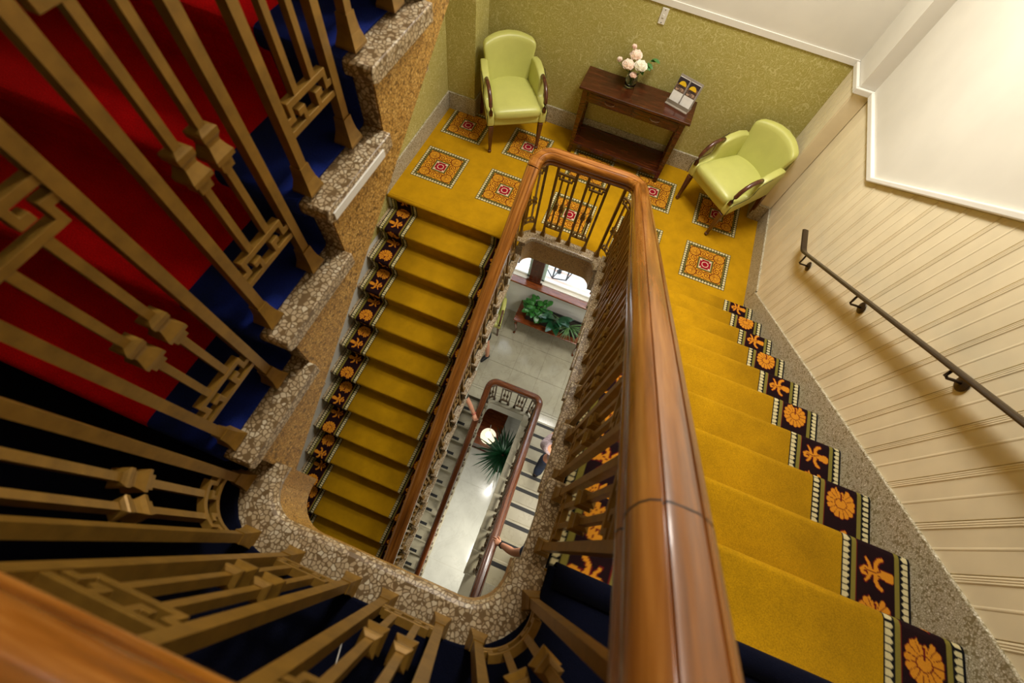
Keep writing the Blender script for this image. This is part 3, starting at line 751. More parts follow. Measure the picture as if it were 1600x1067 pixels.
panel(b3, q[0], q[1], 0, .125, .70, R=RR, ctr=cR); panel(b3, q[3], q[2], 0, .125, .70); panel(b3, q[5], q[4], 0, .125, .70); panel(b3, q[6], q[7], 0, .125, .70, R=RL_, ctr=cL)
# upper landing loop
b4 = thing('balustrade', (0, -2.68, U), 'dark blurred handrail with bronze bars standing round the blue landing, nearest the viewer', 'balustrade')
UX0, UX1, UY = -.415, .425, -2.682
cl = (UX0 + .11, UY + .11); cr = (UX1 - .11, UY + .11)
pa = arc(cr[0], cr[1], .11, 0, -PI / 2, 10) + arc(cl[0], cl[1], .11, -PI / 2, -PI, 10)
ss = [0]
for a, b in zip(pa, pa[1:]): ss.append(ss[-1] + math.hypot(a[0] - b[0], a[1] - b[1]))
noseD = lambda y: U + r + .6604 * (y + 2.53)
zA = noseR(cr[1]) + HR; zB = noseD(cl[1]) + HR + .02; SS = ss[-1]; ZU = U + .895
handrail(b4, [(x, y, ZU + (zA - ZU) * math.exp(-s / .09) + (zB - ZU) * math.exp(-(SS - s) / .09)) for (x, y), s in zip([(x, y - .013) for x, y in pa], ss)])
def ang(c, p): return (c[0] + .11 * math.cos(math.radians(p)), c[1] + .11 * math.sin(math.radians(p)), U)
q = [ang(cl, 176), ang(cl, 262), (-.190, UY, U), (-.026, UY, U), (.078, UY, U), (.225, UY, U), ang(cr, 275), ang(cr, 372)]
for i, p in enumerate(q): place_bar(b4, p, (0, 0, 0, 0, 0, 0, 0, .3)[i], LF)
panel(b4, q[0], q[1], U, .10, .69, R=.11, ctr=cl); panel(b4, q[2], q[3], U, .10, .69); panel(b4, q[4], q[5], U, .10, .69); panel(b4, q[6], q[7], U, .10, .69, R=.11, ctr=cr)
# red flight
b5 = thing('balustrade', (-.415, -1.5, 2.6), 'bronze balusters with square knobs and Greek key frets in front of the red stairs', 'balustrade')
stair_balustrade(b5, red_nos, 1, -.415, .265, None, lambda y: noseD(y) + HR - .06)
handrail(b5, [(UX0, y, noseD(y) + HR + .02 * math.exp(-(y + 2.57) / .1)) for y in np.linspace(-2.57, 0, 20)], M_rail[1])
# lower storeys
b6 = thing('balustrade', (.47, -1.5, -3), 'handrail over the pale marble steps at the right of the deep well', 'balustrade')
noseLR = lambda y: ML + r * (1 + (-.20 - y) / g); noseLL = lambda y: ML + PITCH * (y + .20)
LXR, LXL = .468, -.418
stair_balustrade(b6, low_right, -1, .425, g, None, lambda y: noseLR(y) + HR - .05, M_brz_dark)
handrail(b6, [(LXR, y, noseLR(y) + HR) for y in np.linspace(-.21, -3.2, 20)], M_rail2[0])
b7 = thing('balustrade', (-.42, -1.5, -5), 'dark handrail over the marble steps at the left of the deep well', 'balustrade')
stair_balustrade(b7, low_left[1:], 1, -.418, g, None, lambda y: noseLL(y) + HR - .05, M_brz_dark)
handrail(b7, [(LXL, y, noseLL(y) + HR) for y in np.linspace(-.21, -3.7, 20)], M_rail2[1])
b8 = thing('balustrade', (0, -.08, ML), 'rounded dark handrail end on the marble landing far below', 'balustrade')
pa = arc(LXR - .125, -.205, .125, 0, PI / 2, 10) + arc(LXL + .125, -.205, .125, PI / 2, PI, 10)
ss = [0]
for a, b in zip(pa, pa[1:]): ss.append(ss[-1] + math.hypot(a[0] - b[0], a[1] - b[1]))
zA = noseLR(-.205) + HR; zB = noseLL(-.205) + HR; SS = ss[-1]; ZL = ML + .90
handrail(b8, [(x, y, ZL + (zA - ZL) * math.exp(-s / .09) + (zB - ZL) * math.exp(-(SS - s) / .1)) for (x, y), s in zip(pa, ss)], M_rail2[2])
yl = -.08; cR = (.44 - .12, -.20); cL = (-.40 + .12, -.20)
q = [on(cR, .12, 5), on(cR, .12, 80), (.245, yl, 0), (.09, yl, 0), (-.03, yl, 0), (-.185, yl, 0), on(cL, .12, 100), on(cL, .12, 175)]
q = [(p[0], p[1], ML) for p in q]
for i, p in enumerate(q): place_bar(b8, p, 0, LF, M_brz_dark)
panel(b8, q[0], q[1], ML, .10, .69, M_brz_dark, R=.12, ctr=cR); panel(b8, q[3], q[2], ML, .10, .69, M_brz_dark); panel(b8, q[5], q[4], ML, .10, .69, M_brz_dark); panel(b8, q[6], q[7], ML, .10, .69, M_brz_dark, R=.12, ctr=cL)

# ------------------------------------------------------------------ armchairs
def extr(poly, x0, x1, cx, mat=0):      # slab in the (y,z) plane
    return MB().prism(poly, 0, x0, x1, mat)
def armchair(name, loc, rz, label, group):
    t = thing(name, loc, label, 'chair', group, rz)
    hw = .275
    # legs: front tapered, rear raked
    for sx in (-1, 1):
        m = MB(); m.frus((sx * .250, -.262, 0, .013, .013), (sx * .250, -.262, .03, .017, .017)); m.frus((sx * .250, -.262, .03, .0125, .0125), (sx * .250, -.262, .31, .023, .023)); m.local('leg', M_walnut, t, .003)
        m = MB(); m.frus((sx * .225, .335, 0, .014, .014), (sx * .225, .265, .32, .021, .021)); m.local('leg', M_walnut, t, .003)
    # seat frame and cushion
    MB().rbox((hw - .015, .27, .055), .03, 6, lambda p: (p.x * (1 - .06 * max(0, p.y) / .27), p.y, p.z + .355)).local('seat_rail', M_lea, t)
    def seat(p):
        k = 1 - .14 * max(0, (p.y + .05)) / .3
        dome = .028 * max(0, 1 - (p.x / .24) ** 2) * max(0, 1 - (p.y / .30) ** 2) if p.z > 0 else 0
        return (p.x * k, p.y - .012 - (.012 * (1 - (p.x / .25) ** 2) if p.y < -.2 else 0), p.z + .425 + dome)
    MB().rbox((.238, .275, .050), .042, 10, seat).local('seat', M_lea, t)
    # back: shield shape, leaning and wrapped
    def back(p):
        zz = (p.z + .215) / .43; w = .76 + .27 * min(1, max(0, zz) * 1.12) - .02 * max(0, zz - .88) / .12
        x = p.x * w; z = p.z + .040 * (1 - (p.x / .25) ** 2) * (1 if p.z > .1 else max(0, (p.z + .215) / .315))
        y = p.y + .225 + .085 * zz - .075 * (x / .24) ** 2
        return (x, y, z + .592)
    MB().rbox((.246, .046, .212), .032, 12, back).local('backrest', M_lea, t)
    for sx in (-1, 1):
        # wing that sweeps forward from the back
        pr_ = [(-.282, .315), (-.284, .43), (-.262, .452), (-.19, .455), (-.10, .478), (-.082, .52), (-.085, .60), (-.06, .635), (.02, .668), (.11, .685), (.20, .675), (.265, .60), (.285, .33)]
        m = MB(); n = len(pr_); vs = []
        for (y, z) in pr_:
            bow = .012 * max(0, (z - .40) / .28); y2 = max(0, y) / .28
            vs.append((sx * (hw + .018 + bow - .045 * y2 ** 2), y, z)); 
        for (y, z) in pr_:
            bow = .012 * max(0, (z - .40) / .28); y2 = max(0, y) / .28
            vs.append((sx * (hw - .050 + bow - .045 * y2 ** 2), y, z))
        fs = [(i, (i + 1) % n, n + (i + 1) % n, n + i) for i in range(n)] + [tuple(range(n - 1, -1, -1)), tuple(range(n, 2 * n))]
        if sx < 0: fs = [f[::-1] for f in fs]
        m.add(vs, fs, 0, True); o = m.local('arm_panel', M_lea, t); bev(o, .016, 3)
        m = MB(); x = lambda y, z: sx * (hw - .016 + .012 * max(0, (z - .40) / .28))
        pt = [(-.055, .648), (-.11, .652), (-.165, .640), (-.212, .612), (-.246, .572), (-.266, .520), (-.274, .470), (-.275, .436)]
        m.tube([(x(y, z), y, z) for y, z in pt], .0185, 10, 0, [1, 1, 1.02, 1.05, 1.05, 1.05, 1.05, 1.1]); m.local('arm_rest', M_walnut, t)
        m = MB(); m.tube([(sx * (hw + .0195 + .012 * max(0, (z - .40) / .28)), y, z) for y, z in pr_[:9]], .0028, 6); tag(m.local('piping', M_dark, t), 'dark piping')
    return t
CHG = 'green leather armchairs'
armchair('armchair', (-1.010, 1.330, 0), math.radians(33.9), 'green leather armchair with wooden arms in the left back corner, beside the papered pier', CHG)
armchair('armchair', (1.265, 1.287, 0), math.radians(-42.5), 'green leather armchair with wooden arms at the right of the console table', CHG)
armchair('armchair', (-1.03, 1.36, ML), math.radians(8), 'green armchair on the marble landing far below, half hidden by the left stairs', CHG)

# ------------------------------------------------------------------ console table
ct = thing('console_table', (.152, 1.53, 0), 'dark mahogany console table with two drawers and a low shelf against the papered wall', 'table')
TZ = .722
MB().box(-.378, .684, 1.352, 1.698, TZ - .026, TZ).build('table_top', M_mahog, ct, .006)
for (x, y) in ((-.315, 1.388), (.622, 1.388), (-.315, 1.672), (.622, 1.672)):
    sx = -1 if x < 0 else 1
    MB().frus((x + sx * .006, y, 0, .020, .020), (x, y, TZ - .026, .025, .025)).build('leg', M_mahog, ct, .003)
for (a, b, c, d) in ((-.29, .598, 1.376, 1.388), (-.29, .598, 1.672, 1.684)):
    MB().box(a, b, c, d, .588, TZ - .026).build('apron', M_mahog, ct, .002)
for x in (-.322, .610): MB().box(x, x + .012, 1.41, 1.65, .588, TZ - .026).build('apron', M_mahog, ct, .002)
for (a, b) in ((-.275, .145), (.163, .583)):
    d = MB().box(a, b, 1.366, 1.379, .604, TZ - .036).build('drawer', M_mahog, ct, .003)
    c = (a + b) / 2
    m = MB(); m.tube([(c - .045, 1.366, .648), (c - .043, 1.352, .645), (c - .02, 1.346, .638), (c + .02, 1.346, .638), (c + .043, 1.352, .645), (c + .045, 1.366, .648)], .004, 8); m.build('handle', M_brz_dark, d)
MB().box(-.305, .612, 1.368, 1.690, .108, .130).build('shelf', M_mahog, ct, .003)
MB().box(-.300, .607, 1.380, 1.394, .076, .108).build('shelf_rail', M_mahog, ct, .002)

# vase with flowers
M_vase = glass('vase_glass', (.93, .97, .88, 1)); M_water = glass('vase_water', (.85, .92, .80, 1))
VX, VY = .040, 1.595
vs_ = thing('glass_vase', (VX, VY, TZ), 'small clear glass vase holding pink roses on the console table', 'vase')
MB().lathe([(0, .001), (.040, .001), (.050, .014), (.057, .06), (.053, .11), (.050, .135), (.056, .150), (.0535, .150), (.0475, .135), (.0505, .11), (.054, .06), (.047, .016), (0, .012)], 28, (VX, VY, TZ)).build('glass', M_vase, vs_)
MB().lathe([(0, .0125), (.0465, .0165), (.0532, .06), (.0505, .095), (0, .095)], 28, (VX, VY, TZ)).build('water', M_water, vs_)
M_pet = [plain('petal_' + n, c, .6, 0, .05, 20) for n, c in (('blush', (250, 226, 206)), ('cream', (250, 240, 220)), ('pink', (246, 214, 196)))]
M_leafg = plain('leaf_green', (70, 120, 50), .5, 0, .15, 12); M_stem = plain('stem_green', (96, 128, 58), .5)
M_heart = plain('flower_heart', (214, 190, 70), .7)
def petal(m, c, az, tilt, R, w, cup, mat=0):
    vs = []; fs = []; n = 4
    ca, sa = math.cos(az), math.sin(az)
    for i in range(n + 1):
        t = i / n; rr = R * t; ww = w * math.sin(PI * min(1, .15 + .72 * t)) ** .8
        for j in range(-2, 3):
            s = j / 2
            x = rr * math.cos(tilt) - cup * t * t * R * .35; z = rr * math.sin(tilt) + cup * R * t * t * .25 - .10 * R * s * s * (1 - t * .3) * -1
            y = ww * s
            vs.append((c[0] + x * ca - y * sa, c[1] + x * sa + y * ca, c[2] + z))
    for i in range(n):
        for j in range(4): a = i * 5 + j; fs.append((a, a + 1, a + 6, a + 5))
    m.add(vs, fs, mat, True)
def rose(loc, size, mat, label, open_=True, lean=(0, 0)):
    t = thing('rose', (VX, VY, TZ + .02), label, 'flower', 'roses in the glass vase')
    c = Vector(loc)
    m = MB(); m.tube([(VX + lean[0], VY + lean[1], TZ + .022), (VX + lean[0] * .2 + (c.x - VX) * .35, VY + (c.y - VY) * .35, TZ + .12), tuple(c - Vector((0, 0, size * .25)))], .0025, 6); m.build('stem', M_stem, t)
    m = MB()
    for ring_, (k, tilt, R, w) in enumerate(((6, .15, size, .62 * size), (6, .55, size * .92, .56 * size), (5, .95, size * .78, .48 * size), (5, 1.25, size * .58, .36 * size)) if open_ else ((4, .9, size, .7 * size), (3, 1.2, size * .9, .6 * size))):
        for i in range(k): petal(m, tuple(c), 2 * PI * i / k + ring_ * .5 + rng.random() * .3, tilt + rng.random() * .15, R, w, .9)
    o = m.build('bloom', mat, t); o.modifiers.new('thick', 'SOLIDIFY').thickness = .0012
    if open_ and size > .045:
        MB().lathe([(0, .012), (.007, .010), (.010, .0), (0, -.004)], 10, (c.x, c.y, c.z + size * .45)).build('heart', M_heart, t)
    return t
rose((-.028, 1.545, TZ + .170), .078, M_pet[0], 'blush rose with yellow heart, lowest at the left of the vase', True, (.01, 0))
rose((.078, 1.555, TZ + .185), .082, M_pet[1], 'large cream rose at the right of the vase', True, (-.012, 0))
rose((.004, 1.635, TZ + .215), .078, M_pet[0], 'pale blush rose highest of the three big blooms', True, (0, -.01))
rose((.045, 1.520, TZ + .128), .046, M_pet[2], 'small pink bloom tucked under the two front roses', True, (.004, .008))
rose((-.118, 1.580, TZ + .180), .036, M_pet[0], 'single pale bud standing apart at the left of the bouquet', False, (.014, 0))
rose((-.035, 1.650, TZ + .280), .034, M_pet[2], 'pink bud on the tallest stem of the bouquet', False, (.005, -.012))
fol = thing('foliage_sprig', (VX, VY, TZ + .02), 'green leafy sprig at the right side of the rose bouquet', 'foliage')
MB().tube([(VX + .01, VY + .005, TZ + .03), (VX + .035, VY + .02, TZ + .15), (VX + .115, VY + .045, TZ + .26)], .0022, 6).build('stem', M_stem, fol)
def leaf_mesh(name, L, w, mat, fold=.25, droop=.3, n=6, tip=1.0):
    vs = []; fs = []
    for i in range(n + 1):
        t = i / n; ww = w * (math.sin(PI * t ** tip) ** .75 if 0 < t < 1 else .02)
        x = L * t; z = L * (.18 * t - droop * t * t)
        vs += [(x, -ww, z + ww * fold), (x, 0, z), (x, ww, z + ww * fold)]
    for i in range(n):
        a = 3 * i; fs += [(a, a + 3, a + 4, a + 1), (a + 1, a + 4, a + 5, a + 2)]
    me = MB().add(vs, fs, 0, True).mesh(name, mat); return me
lf = leaf_mesh('leaf', .075, .017, M_leafg, .2, .3)
for i in range(9):
    o = inst('leaf', lf, fol, (.035 + .010 * i, .018 + .003 * i, .13 + .014 * i)); o.rotation_euler = (rng.uniform(-.4, .4), rng.uniform(-.5, .2), rng.uniform(-1.2, 1.6))

# brochures in a tilted stand
M_acr = plain('stand_grey', (150, 140, 128), .3); M_brown = plain('brochure_photo', (96, 70, 52), .5, 0, .5, 45); M_brown2 = plain('brochure_crowd', (150, 122, 100), .6, 0, .5, 60)
M_paperw = plain('brochure_paper', (226, 222, 216), .6); M_umb = plain('umbrella_yellow', (236, 192, 30), .5); M_ink = plain('print_dark', (44, 34, 40), .6)
BX, BY, BR = .523, 1.545, math.radians(-17)
st = thing('brochure_stand', (BX, BY, TZ), 'grey tilted two-pocket brochure stand on the right end of the console table', 'stand', None, BR)
tl = Matrix.Rotation(math.radians(-20), 4, 'X')
MB().box(-.113, .113, -.004, .004, 0, .215, 0, Matrix.Translation((0, .012, .012)) @ tl).local('back_plate', M_acr, st, .001)
MB().box(-.113, .113, -.055, .055, 0, .008).local('base', M_acr, st, .001)
MB().box(-.113, .113, -.034, -.030, .006, .040, 0).local('front_lip', M_acr, st, .001)
MB().box(-.003, .003, -.030, .03, .006, .06).local('divider', M_acr, st, .0005)
for s, lb in ((-1, 'left brochure in the stand, yellow umbrella over a dark photo'), (1, 'right brochure in the stand, yellow umbrella over a dark photo')):
    bt = thing('brochure', (BX + math.cos(BR) * s * .055, BY + math.sin(BR) * s * .055, TZ + .009), lb, 'brochure', 'brochures in the stand', BR)
    T = Matrix.Translation((0, -.012, .006)) @ tl
    MB().box(-.0495, .0495, -.008, .004, 0, .205, 0, T).local('booklet', M_paperw, bt, .0008)
    MB().box(-.0485, .0485, -.0096, -.0082, .095, .203, 0, T).local('cover_photo', M_brown, bt)
    m = MB().box(-.0485, .0485, -.0106, -.0094, .168, .203, 0, T); m.box(-.006, .0, -.0106, -.0094, .10, .17, 0, T); m.box(-.045, .045, -.0103, -.0094, .130, .136, 0, T); m.local('printed_band', M_ink, bt)
    MB().box(-.040, .040, -.0104, -.0094, .098, .126, 0, T).local('printed_crowd', M_brown2, bt)
    um = [(.034 * math.cos(a), .034 * math.sin(a)) for a in np.linspace(0, PI, 13)]
    MB().prism([(x + s * -.004, z + .148) for x, z in um], 1, -.0120, -.0100, 0, T).local('printed_umbrella', M_umb, bt)
# light switch
sw = thing('light_switch', (.108, YB, 1.275), 'white light switch plate high on the papered wall', 'switch')
MB().box(.080, .136, YB - .008, YB, 1.215, 1.335).build('plate', M_trim, sw, .003)
MB().box(.100, .116, YB - .013, YB - .008, 1.264, 1.288).build('rocker', M_trim, sw, .002)
for z in (1.228, 1.322): MB().lathe([(0, .0), (.004, 0), (.004, .0015), (0, .002)], 10, (0, 0, 0), M=Matrix.Translation((.108, YB - .008, z)) @ Matrix.Rotation(PI / 2, 4, 'X')).build('screw', M_dark, sw)

# wall handrail with brackets
wh = thing('wall_handrail', (XR - .07, -.6, 1.2), 'thin dark bronze handrail on three round brackets on the boarded wall', 'handrail')
M_wr = plain('handrail_bronze', (62, 47, 30), .34, .45, .06, 30)
rx = XR - .075; zr = lambda y: .890 + (.150 - y) * PITCH
prf = [(-.021, -.008), (.021, -.008), (.023, -.002), (.018, .006), (.008, .009), (-.008, .009), (-.018, .006), (-.023, -.002)]
pth = [(rx, .385, .878), (rx, .20, .878), (rx, .17, .882), (rx, .14, .897), (rx, .10, zr(.10))] + [(rx, y, zr(y)) for y in np.linspace(.0, -2.6, 8)]
MB().sweep(pth, prf[::-1]).build('rail', M_wr, wh, .001)
for (y, z) in ((.081, .845), (-.599, 1.329), (-1.274, 1.818), (-1.95, 2.29)):
    br = MB(); zt = zr(y + .02) - .008
    br.tube([(rx, y + .02, zt), (rx - .001, y + .008, zt - .035), (rx - .002, y + .003, z + .004), (rx + .006, y, z - .002), (rx + .03, y, z), (XR - .006, y, z)], .0062, 10)
    b_ = br.build('bracket', M_wr, wh)
    MB().lathe([(0, .0), (.034, 0), (.034, .003), (.030, .006), (.010, .008), (0, .008)], 24, M=Matrix.Translation((XR - .009, y, z)) @ Matrix.Rotation(-PI / 2, 4, 'Y')).build('rosette', M_wr, b_)

# ------------------------------------------------------------------ lower landing: window, table, plants
M_mint = plain('mint_frame_paint', (196, 222, 206), .5); M_pane = glass('window_glass')
wn = sroot('window_1', (-.2, 1.86, -3.15), 'window with dark mullion above the plant table on the lower landing')
MB().box(-1.12, .72, 1.665, 1.80, -3.205, -3.165).build('window_sill', M_table2, wn, .008)
MB().box(-1.08, .68, 1.80, 1.95, -3.172, -3.150).build('outer_sill', M_white, wn)
MB().box(-.50, -.285, 1.79, 1.93, -3.165, -1.9).build('mullion', M_mahog, wn, .006)
for x in (-.43, -.36): MB().box(x - .008, x + .008, 1.782, 1.795, -3.16, -1.9).build('bead', M_mahog, wn, .003)
MB().box(-.54, -.245, 1.775, 1.80, -3.165, -3.125).build('mullion_base', M_mahog, wn, .004)
for (a, b) in ((-1.08, -.50), (-.285, .68)):
    for q in ((a, a + .05, -3.15, -1.9), (b - .05, b, -3.15, -1.9)): MB().box(q[0], q[1], 1.86, 1.90, q[2], q[3]).build('sash_frame', M_mint, wn, .004)
    MB().box(a, b, 1.86, 1.90, -3.15, -3.10).build('sash_frame', M_white, wn, .004)
    MB().box(a + .05, b - .05, 1.876, 1.880, -3.10, -1.9).build('pane', M_pane, wn)
M_ext = plain('outdoor_white', (228, 226, 222), .7); M_ext2 = plain('outdoor_pink', (222, 180, 160), .7); M_iron = plain('black_iron', (26, 26, 24), .5)
lg = thing('outdoor_ledge', (-.2, 2.4, -4.0), 'bright white ledges outside the window of the lower landing', 'ledge')
for i in range(7):
    MB().box(-2.2, 1.8, 1.96 + i * .24, 1.96 + i * .24 + .17, -3.75 - i * .02, -3.72 - i * .02).build('ledge_board', M_ext, lg)
    MB().box(-2.2, 1.8, 2.13 + i * .24, 2.20 + i * .24, -3.77 - i * .02, -3.74 - i * .02).build('ledge_stripe', M_ext2, lg)
MB().box(-2.2, 1.8, 1.96, 3.7, -4.2, -3.90).build('ledge_base', M_ext, lg)
ln = thing('lantern', (-.08, 2.62, -3.72), 'black iron lantern frame standing outside the lower window', 'lantern')
hx = [(-.08 + .27 * math.cos(PI / 3 * i + .25), 2.62 + .27 * math.sin(PI / 3 * i + .25)) for i in range(6)]
for i in range(6):
    a, b = hx[i], hx[(i + 1) % 6]
    for z in (-3.66, -3.10): MB().tube([(a[0], a[1], z), (b[0], b[1], z)], .012, 6).build('ring_bar', M_iron, ln)
    MB().tube([(a[0], a[1], -3.66), (a[0], a[1], -3.10)], .016, 6).build('upright', M_iron, ln)
MB().lathe([(0, 0), (.05, 0), (.05, .02), (.02, .06), (.02, .08), (0, .08)], 10, (-.08, 2.62, -3.745)).build('foot', M_iron, ln)
for i in range(0, 6, 2): MB().tube([(hx[i][0], hx[i][1], -3.66), (-.08, 2.62, -3.68)], .010, 6).build('spoke', M_iron, ln)

pt = thing('plant_table', (.14, 1.52, ML), 'red-brown cabriole-legged table under the window far below, holding plants', 'table')
MB().box(-.525, .82, 1.285, 1.755, -3.832, -3.80).build('table_top', M_table2, pt, .008)
MB().box(-.46, .755, 1.335, 1.705, -3.91, -3.832).build('apron', M_table2, pt, .003)
for (x, y) in ((-.45, 1.345), (.745, 1.345), (-.45, 1.695), (.745, 1.695)):
    sx = -1 if x < .1 else 1; sy = -1 if y < 1.5 else 1
    MB().tube([(x, y, -3.86), (x + sx * .022, y + sy * .022, -3.95), (x + sx * .010, y + sy * .010, -4.10), (x - sx * .008, y - sy * .008, -4.26), (x + sx * .004, y + sy * .004, -4.335), (x + sx * .02, y + sy * .02, -4.362)], .026, 10, 0, [1.15, 1.2, .85, .62, .62, 1.0]).build('leg', M_table2, pt)
M_plbox = plain('planter_black', (24, 22, 18), .6); M_soil = plain('soil', (30, 24, 16), .95)
px_ = thing('planter_box', (.16, 1.53, -3.80), 'long dark planter box on the red-brown table', 'planter')
m = MB(); m.box(-.33, .68, 1.39, 1.41, -3.80, -3.66); m.box(-.33, .68, 1.65, 1.67, -3.80, -3.66); m.box(-.33, -.31, 1.41, 1.65, -3.80, -3.66); m.box(.66, .68, 1.41, 1.65, -3.80, -3.66); m.box(-.31, .66, 1.41, 1.65, -3.80, -3.785)
m.build('box', M_plbox, px_); MB().box(-.308, .658, 1.412, 1.648, -3.784, -3.69).build('soil', M_soil, px_)
M_l1 = plain('pothos_leaf', (38, 92, 30), .35, 0, .35, 30); M_l2 = plain('lily_leaf', (20, 62, 34), .3, 0, .12, 12); M_l3 = plain('spider_leaf', (74, 108, 58), .45, 0, .25, 20); M_l4 = plain('palm_leaf', (14, 66, 34), .4, 0, .2, 8)
Lp = leaf_mesh('leaf', .13, .045, M_l1, .15, .25, 6, .8); Ll = leaf_mesh('leaf', .36, .075, M_l2, .2, .35, 8, .9); Ls = leaf_mesh('leaf', .34, .012, M_l3, .3, .75, 8, .6)
def plant(name, loc, label, leaf, n, spread, zr_, yaw, scl, el, grp='plants in the long planter'):
    t = thing(name, loc, label, 'plant', grp)
    for i in range(n):
        az = yaw[0] + (yaw[1] - yaw[0]) * (i + rng.random() * .8) / n
        R = spread * rng.random() ** .6; z = zr_[0] + (zr_[1] - zr_[0]) * rng.random()
        o = inst('leaf', leaf, t, (R * math.cos(az), R * math.sin(az) * .7, z)); k = rng.uniform(*scl); o.scale = (k, k, k)
        o.rotation_euler = (rng.uniform(-.35, .35), -rng.uniform(*el), az + rng.uniform(-.4, .4))
    m = MB()
    for i in range(5):
        a = 2 * PI * i / 5; m.tube([(0.01 * math.cos(a), .01 * math.sin(a), 0), (spread * .35 * math.cos(a), spread * .3 * math.sin(a), zr_[0] * .6), (spread * .6 * math.cos(a), spread * .5 * math.sin(a), zr_[1] * .8)], .004, 5)
    m.local('stem', M_stem, t); return t
plant('pothos', (-.18, 1.53, -3.69), 'variegated bushy plant at the left end of the planter', Lp, 70, .22, (.02, .22), (0, 2 * PI), (.7, 1.15), (-.3, .5))
plant('peace_lily', (.20, 1.47, -3.69), 'dark big-leaved plant in the middle of the planter', Ll, 17, .06, (.05, .22), (PI * .92, PI * 2.08), (.75, 1.0), (.35, 1.25))
plant('spider_plant', (.47, 1.45, -3.69), 'narrow-leaved grassy plant at the right end of the planter', Ls, 46, .05, (.04, .14), (PI * .92, PI * 2.08), (.65, .95), (.2, 1.1))

# ------------------------------------------------------------------ ground hall
cn = thing('reception_counter', (-.7, -.2, G), 'red-brown wooden counter in the ground hall below the marble landing', 'counter')
MB().box(-1.5, .02, -.62, .45, -6.04, -6.0).build('counter_top', M_table2, cn, .006)
MB().box(-1.45, -.02, -.56, -.53, G, -6.04).build('front_panel', M_mahog, cn)
for x in (-1.45, -.05): MB().box(x, x + .03, -.53, .42, G, -6.04).build('side_panel', M_mahog, cn)
MB().box(-1.40, -.05, -.575, -.56, G, G + .08).build('plinth', M_mahog, cn)
M_globe = glow('globe_shade', (255, 240, 205), 1.1); M_bulb = glow('bulb', (255, 250, 235), 6)
gl = thing('globe_lamp', (-.205, -.43, -6.0), 'glowing white globe lamp on the counter at the bottom of the well', 'lamp')
MB().lathe([(0, 0), (.075, 0), (.075, .012), (.03, .03), (.03, .05), (0, .05)], 20, (-.205, -.43, -6.0)).build('base', M_brz, gl)
MB().lathe([(.030, .045)] + [(.165 * math.cos(a), .205 + .165 * math.sin(a)) for a in np.linspace(-1.38, 1.15, 16)] + [(.060, .350)], 28, (-.205, -.43, -6.0)).build('globe', M_globe, gl).modifiers.new('thick', 'SOLIDIFY').thickness = .004
MB().rbox((.032, .032, .045), .031, 6, lambda p: (p.x - .205, p.y - .43, p.z - 5.78)).build('bulb', M_bulb, gl)
MB().tube([(-.205, -.365, -5.652), (-.205, -.38, -5.58), (-.208, -.36, -5.40), (-.212, -.33, -5.25)], .006, 6).build('pull_rod', M_white, gl)
pp = thing('palm', (.24, -.74, G), 'large dark green palm standing in the ground hall at the bottom of the well', 'plant')
MB().lathe([(0, 0), (.13, 0), (.17, .28), (.18, .30), (.165, .30), (.15, .27), (0, .27)], 24, (.24, -.74, G)).build('pot', M_mahog, pp)
MB().tube([(.24, -.74, G + .25), (.235, -.72, G + .6), (.225, -.66, G + .95)], .03, 8, 0, [1.1, 1, .8]).build('trunk', M_walnut, pp)
Lpm = leaf_mesh('leaf', .58, .022, M_l4, .35, .62, 9, .55)
for i in range(84):
    az = i * 2.39996; e = .15 + 1.15 * (i / 84); o = inst('leaf', Lpm, pp, (-.015 + .02 * math.cos(az), .08 + .02 * math.sin(az), .93 + .05 * i / 84)); k = rng.uniform(.75, 1.05); o.scale = (k, k, k)
    o.rotation_euler = (rng.uniform(-.2, .2), -e + .25, az)

# ------------------------------------------------------------------ people
M_skin = plain('skin', (206, 146, 116), .5, 0, .04, 20); M_hair = plain('hair', (60, 40, 26), .7)
def skinmesh(name, pts, edges, mats, parent, sub=2, root_i=0):
    """pts: (x,y,z,r); returns the grown mesh as an object"""
    me = bpy.data.meshes.new(name); me.from_pydata([p[:3] for p in pts], edges, [])
    o = bpy.data.objects.new(name, me); COL.objects.link(o)
    sk = o.modifiers.new('skin', 'SKIN'); sk.use_smooth_shade = True
    for i, p in enumerate(pts):
        v = me.skin_vertices[0].data[i]; v.radius = (p[3], p[3]) if len(p) == 4 else (p[3], p[4]); v.use_root = (i == root_i)
    ss_ = o.modifiers.new('sub', 'SUBSURF'); ss_.levels = sub; ss_.render_levels = sub
    dg = bpy.context.evaluated_depsgraph_get(); ev = o.evaluated_get(dg); nm = bpy.data.meshes.new_from_object(ev)
    bpy.data.objects.remove(o); 
    return nm
def join_meshes(name, ms, mat, parent):
    bm = bmesh.new()
    for q in ms: bm.from_mesh(q); bpy.data.meshes.remove(q)
    me = bpy.data.meshes.new(name); bm.to_mesh(me); bm.free(); me.materials.append(mat)
    me.polygons.foreach_set('use_smooth', [True] * len(me.polygons))
    o = bpy.data.objects.new(name, me); COL.objects.link(o); o.parent = parent; return o
def ik(a, b, l1, l2, pole):
    a, b = Vector(a), Vector(b); d = b - a; L = min(d.length, (l1 + l2) * .999); d.normalize()
    x = (l1 * l1 - l2 * l2 + L * L) / (2 * L); h = math.sqrt(max(0, l1 * l1 - x * x)); p = Vector(pole); p = (p - d * p.dot(d)).normalized()
    return a + d * x + p * h, a + d * L
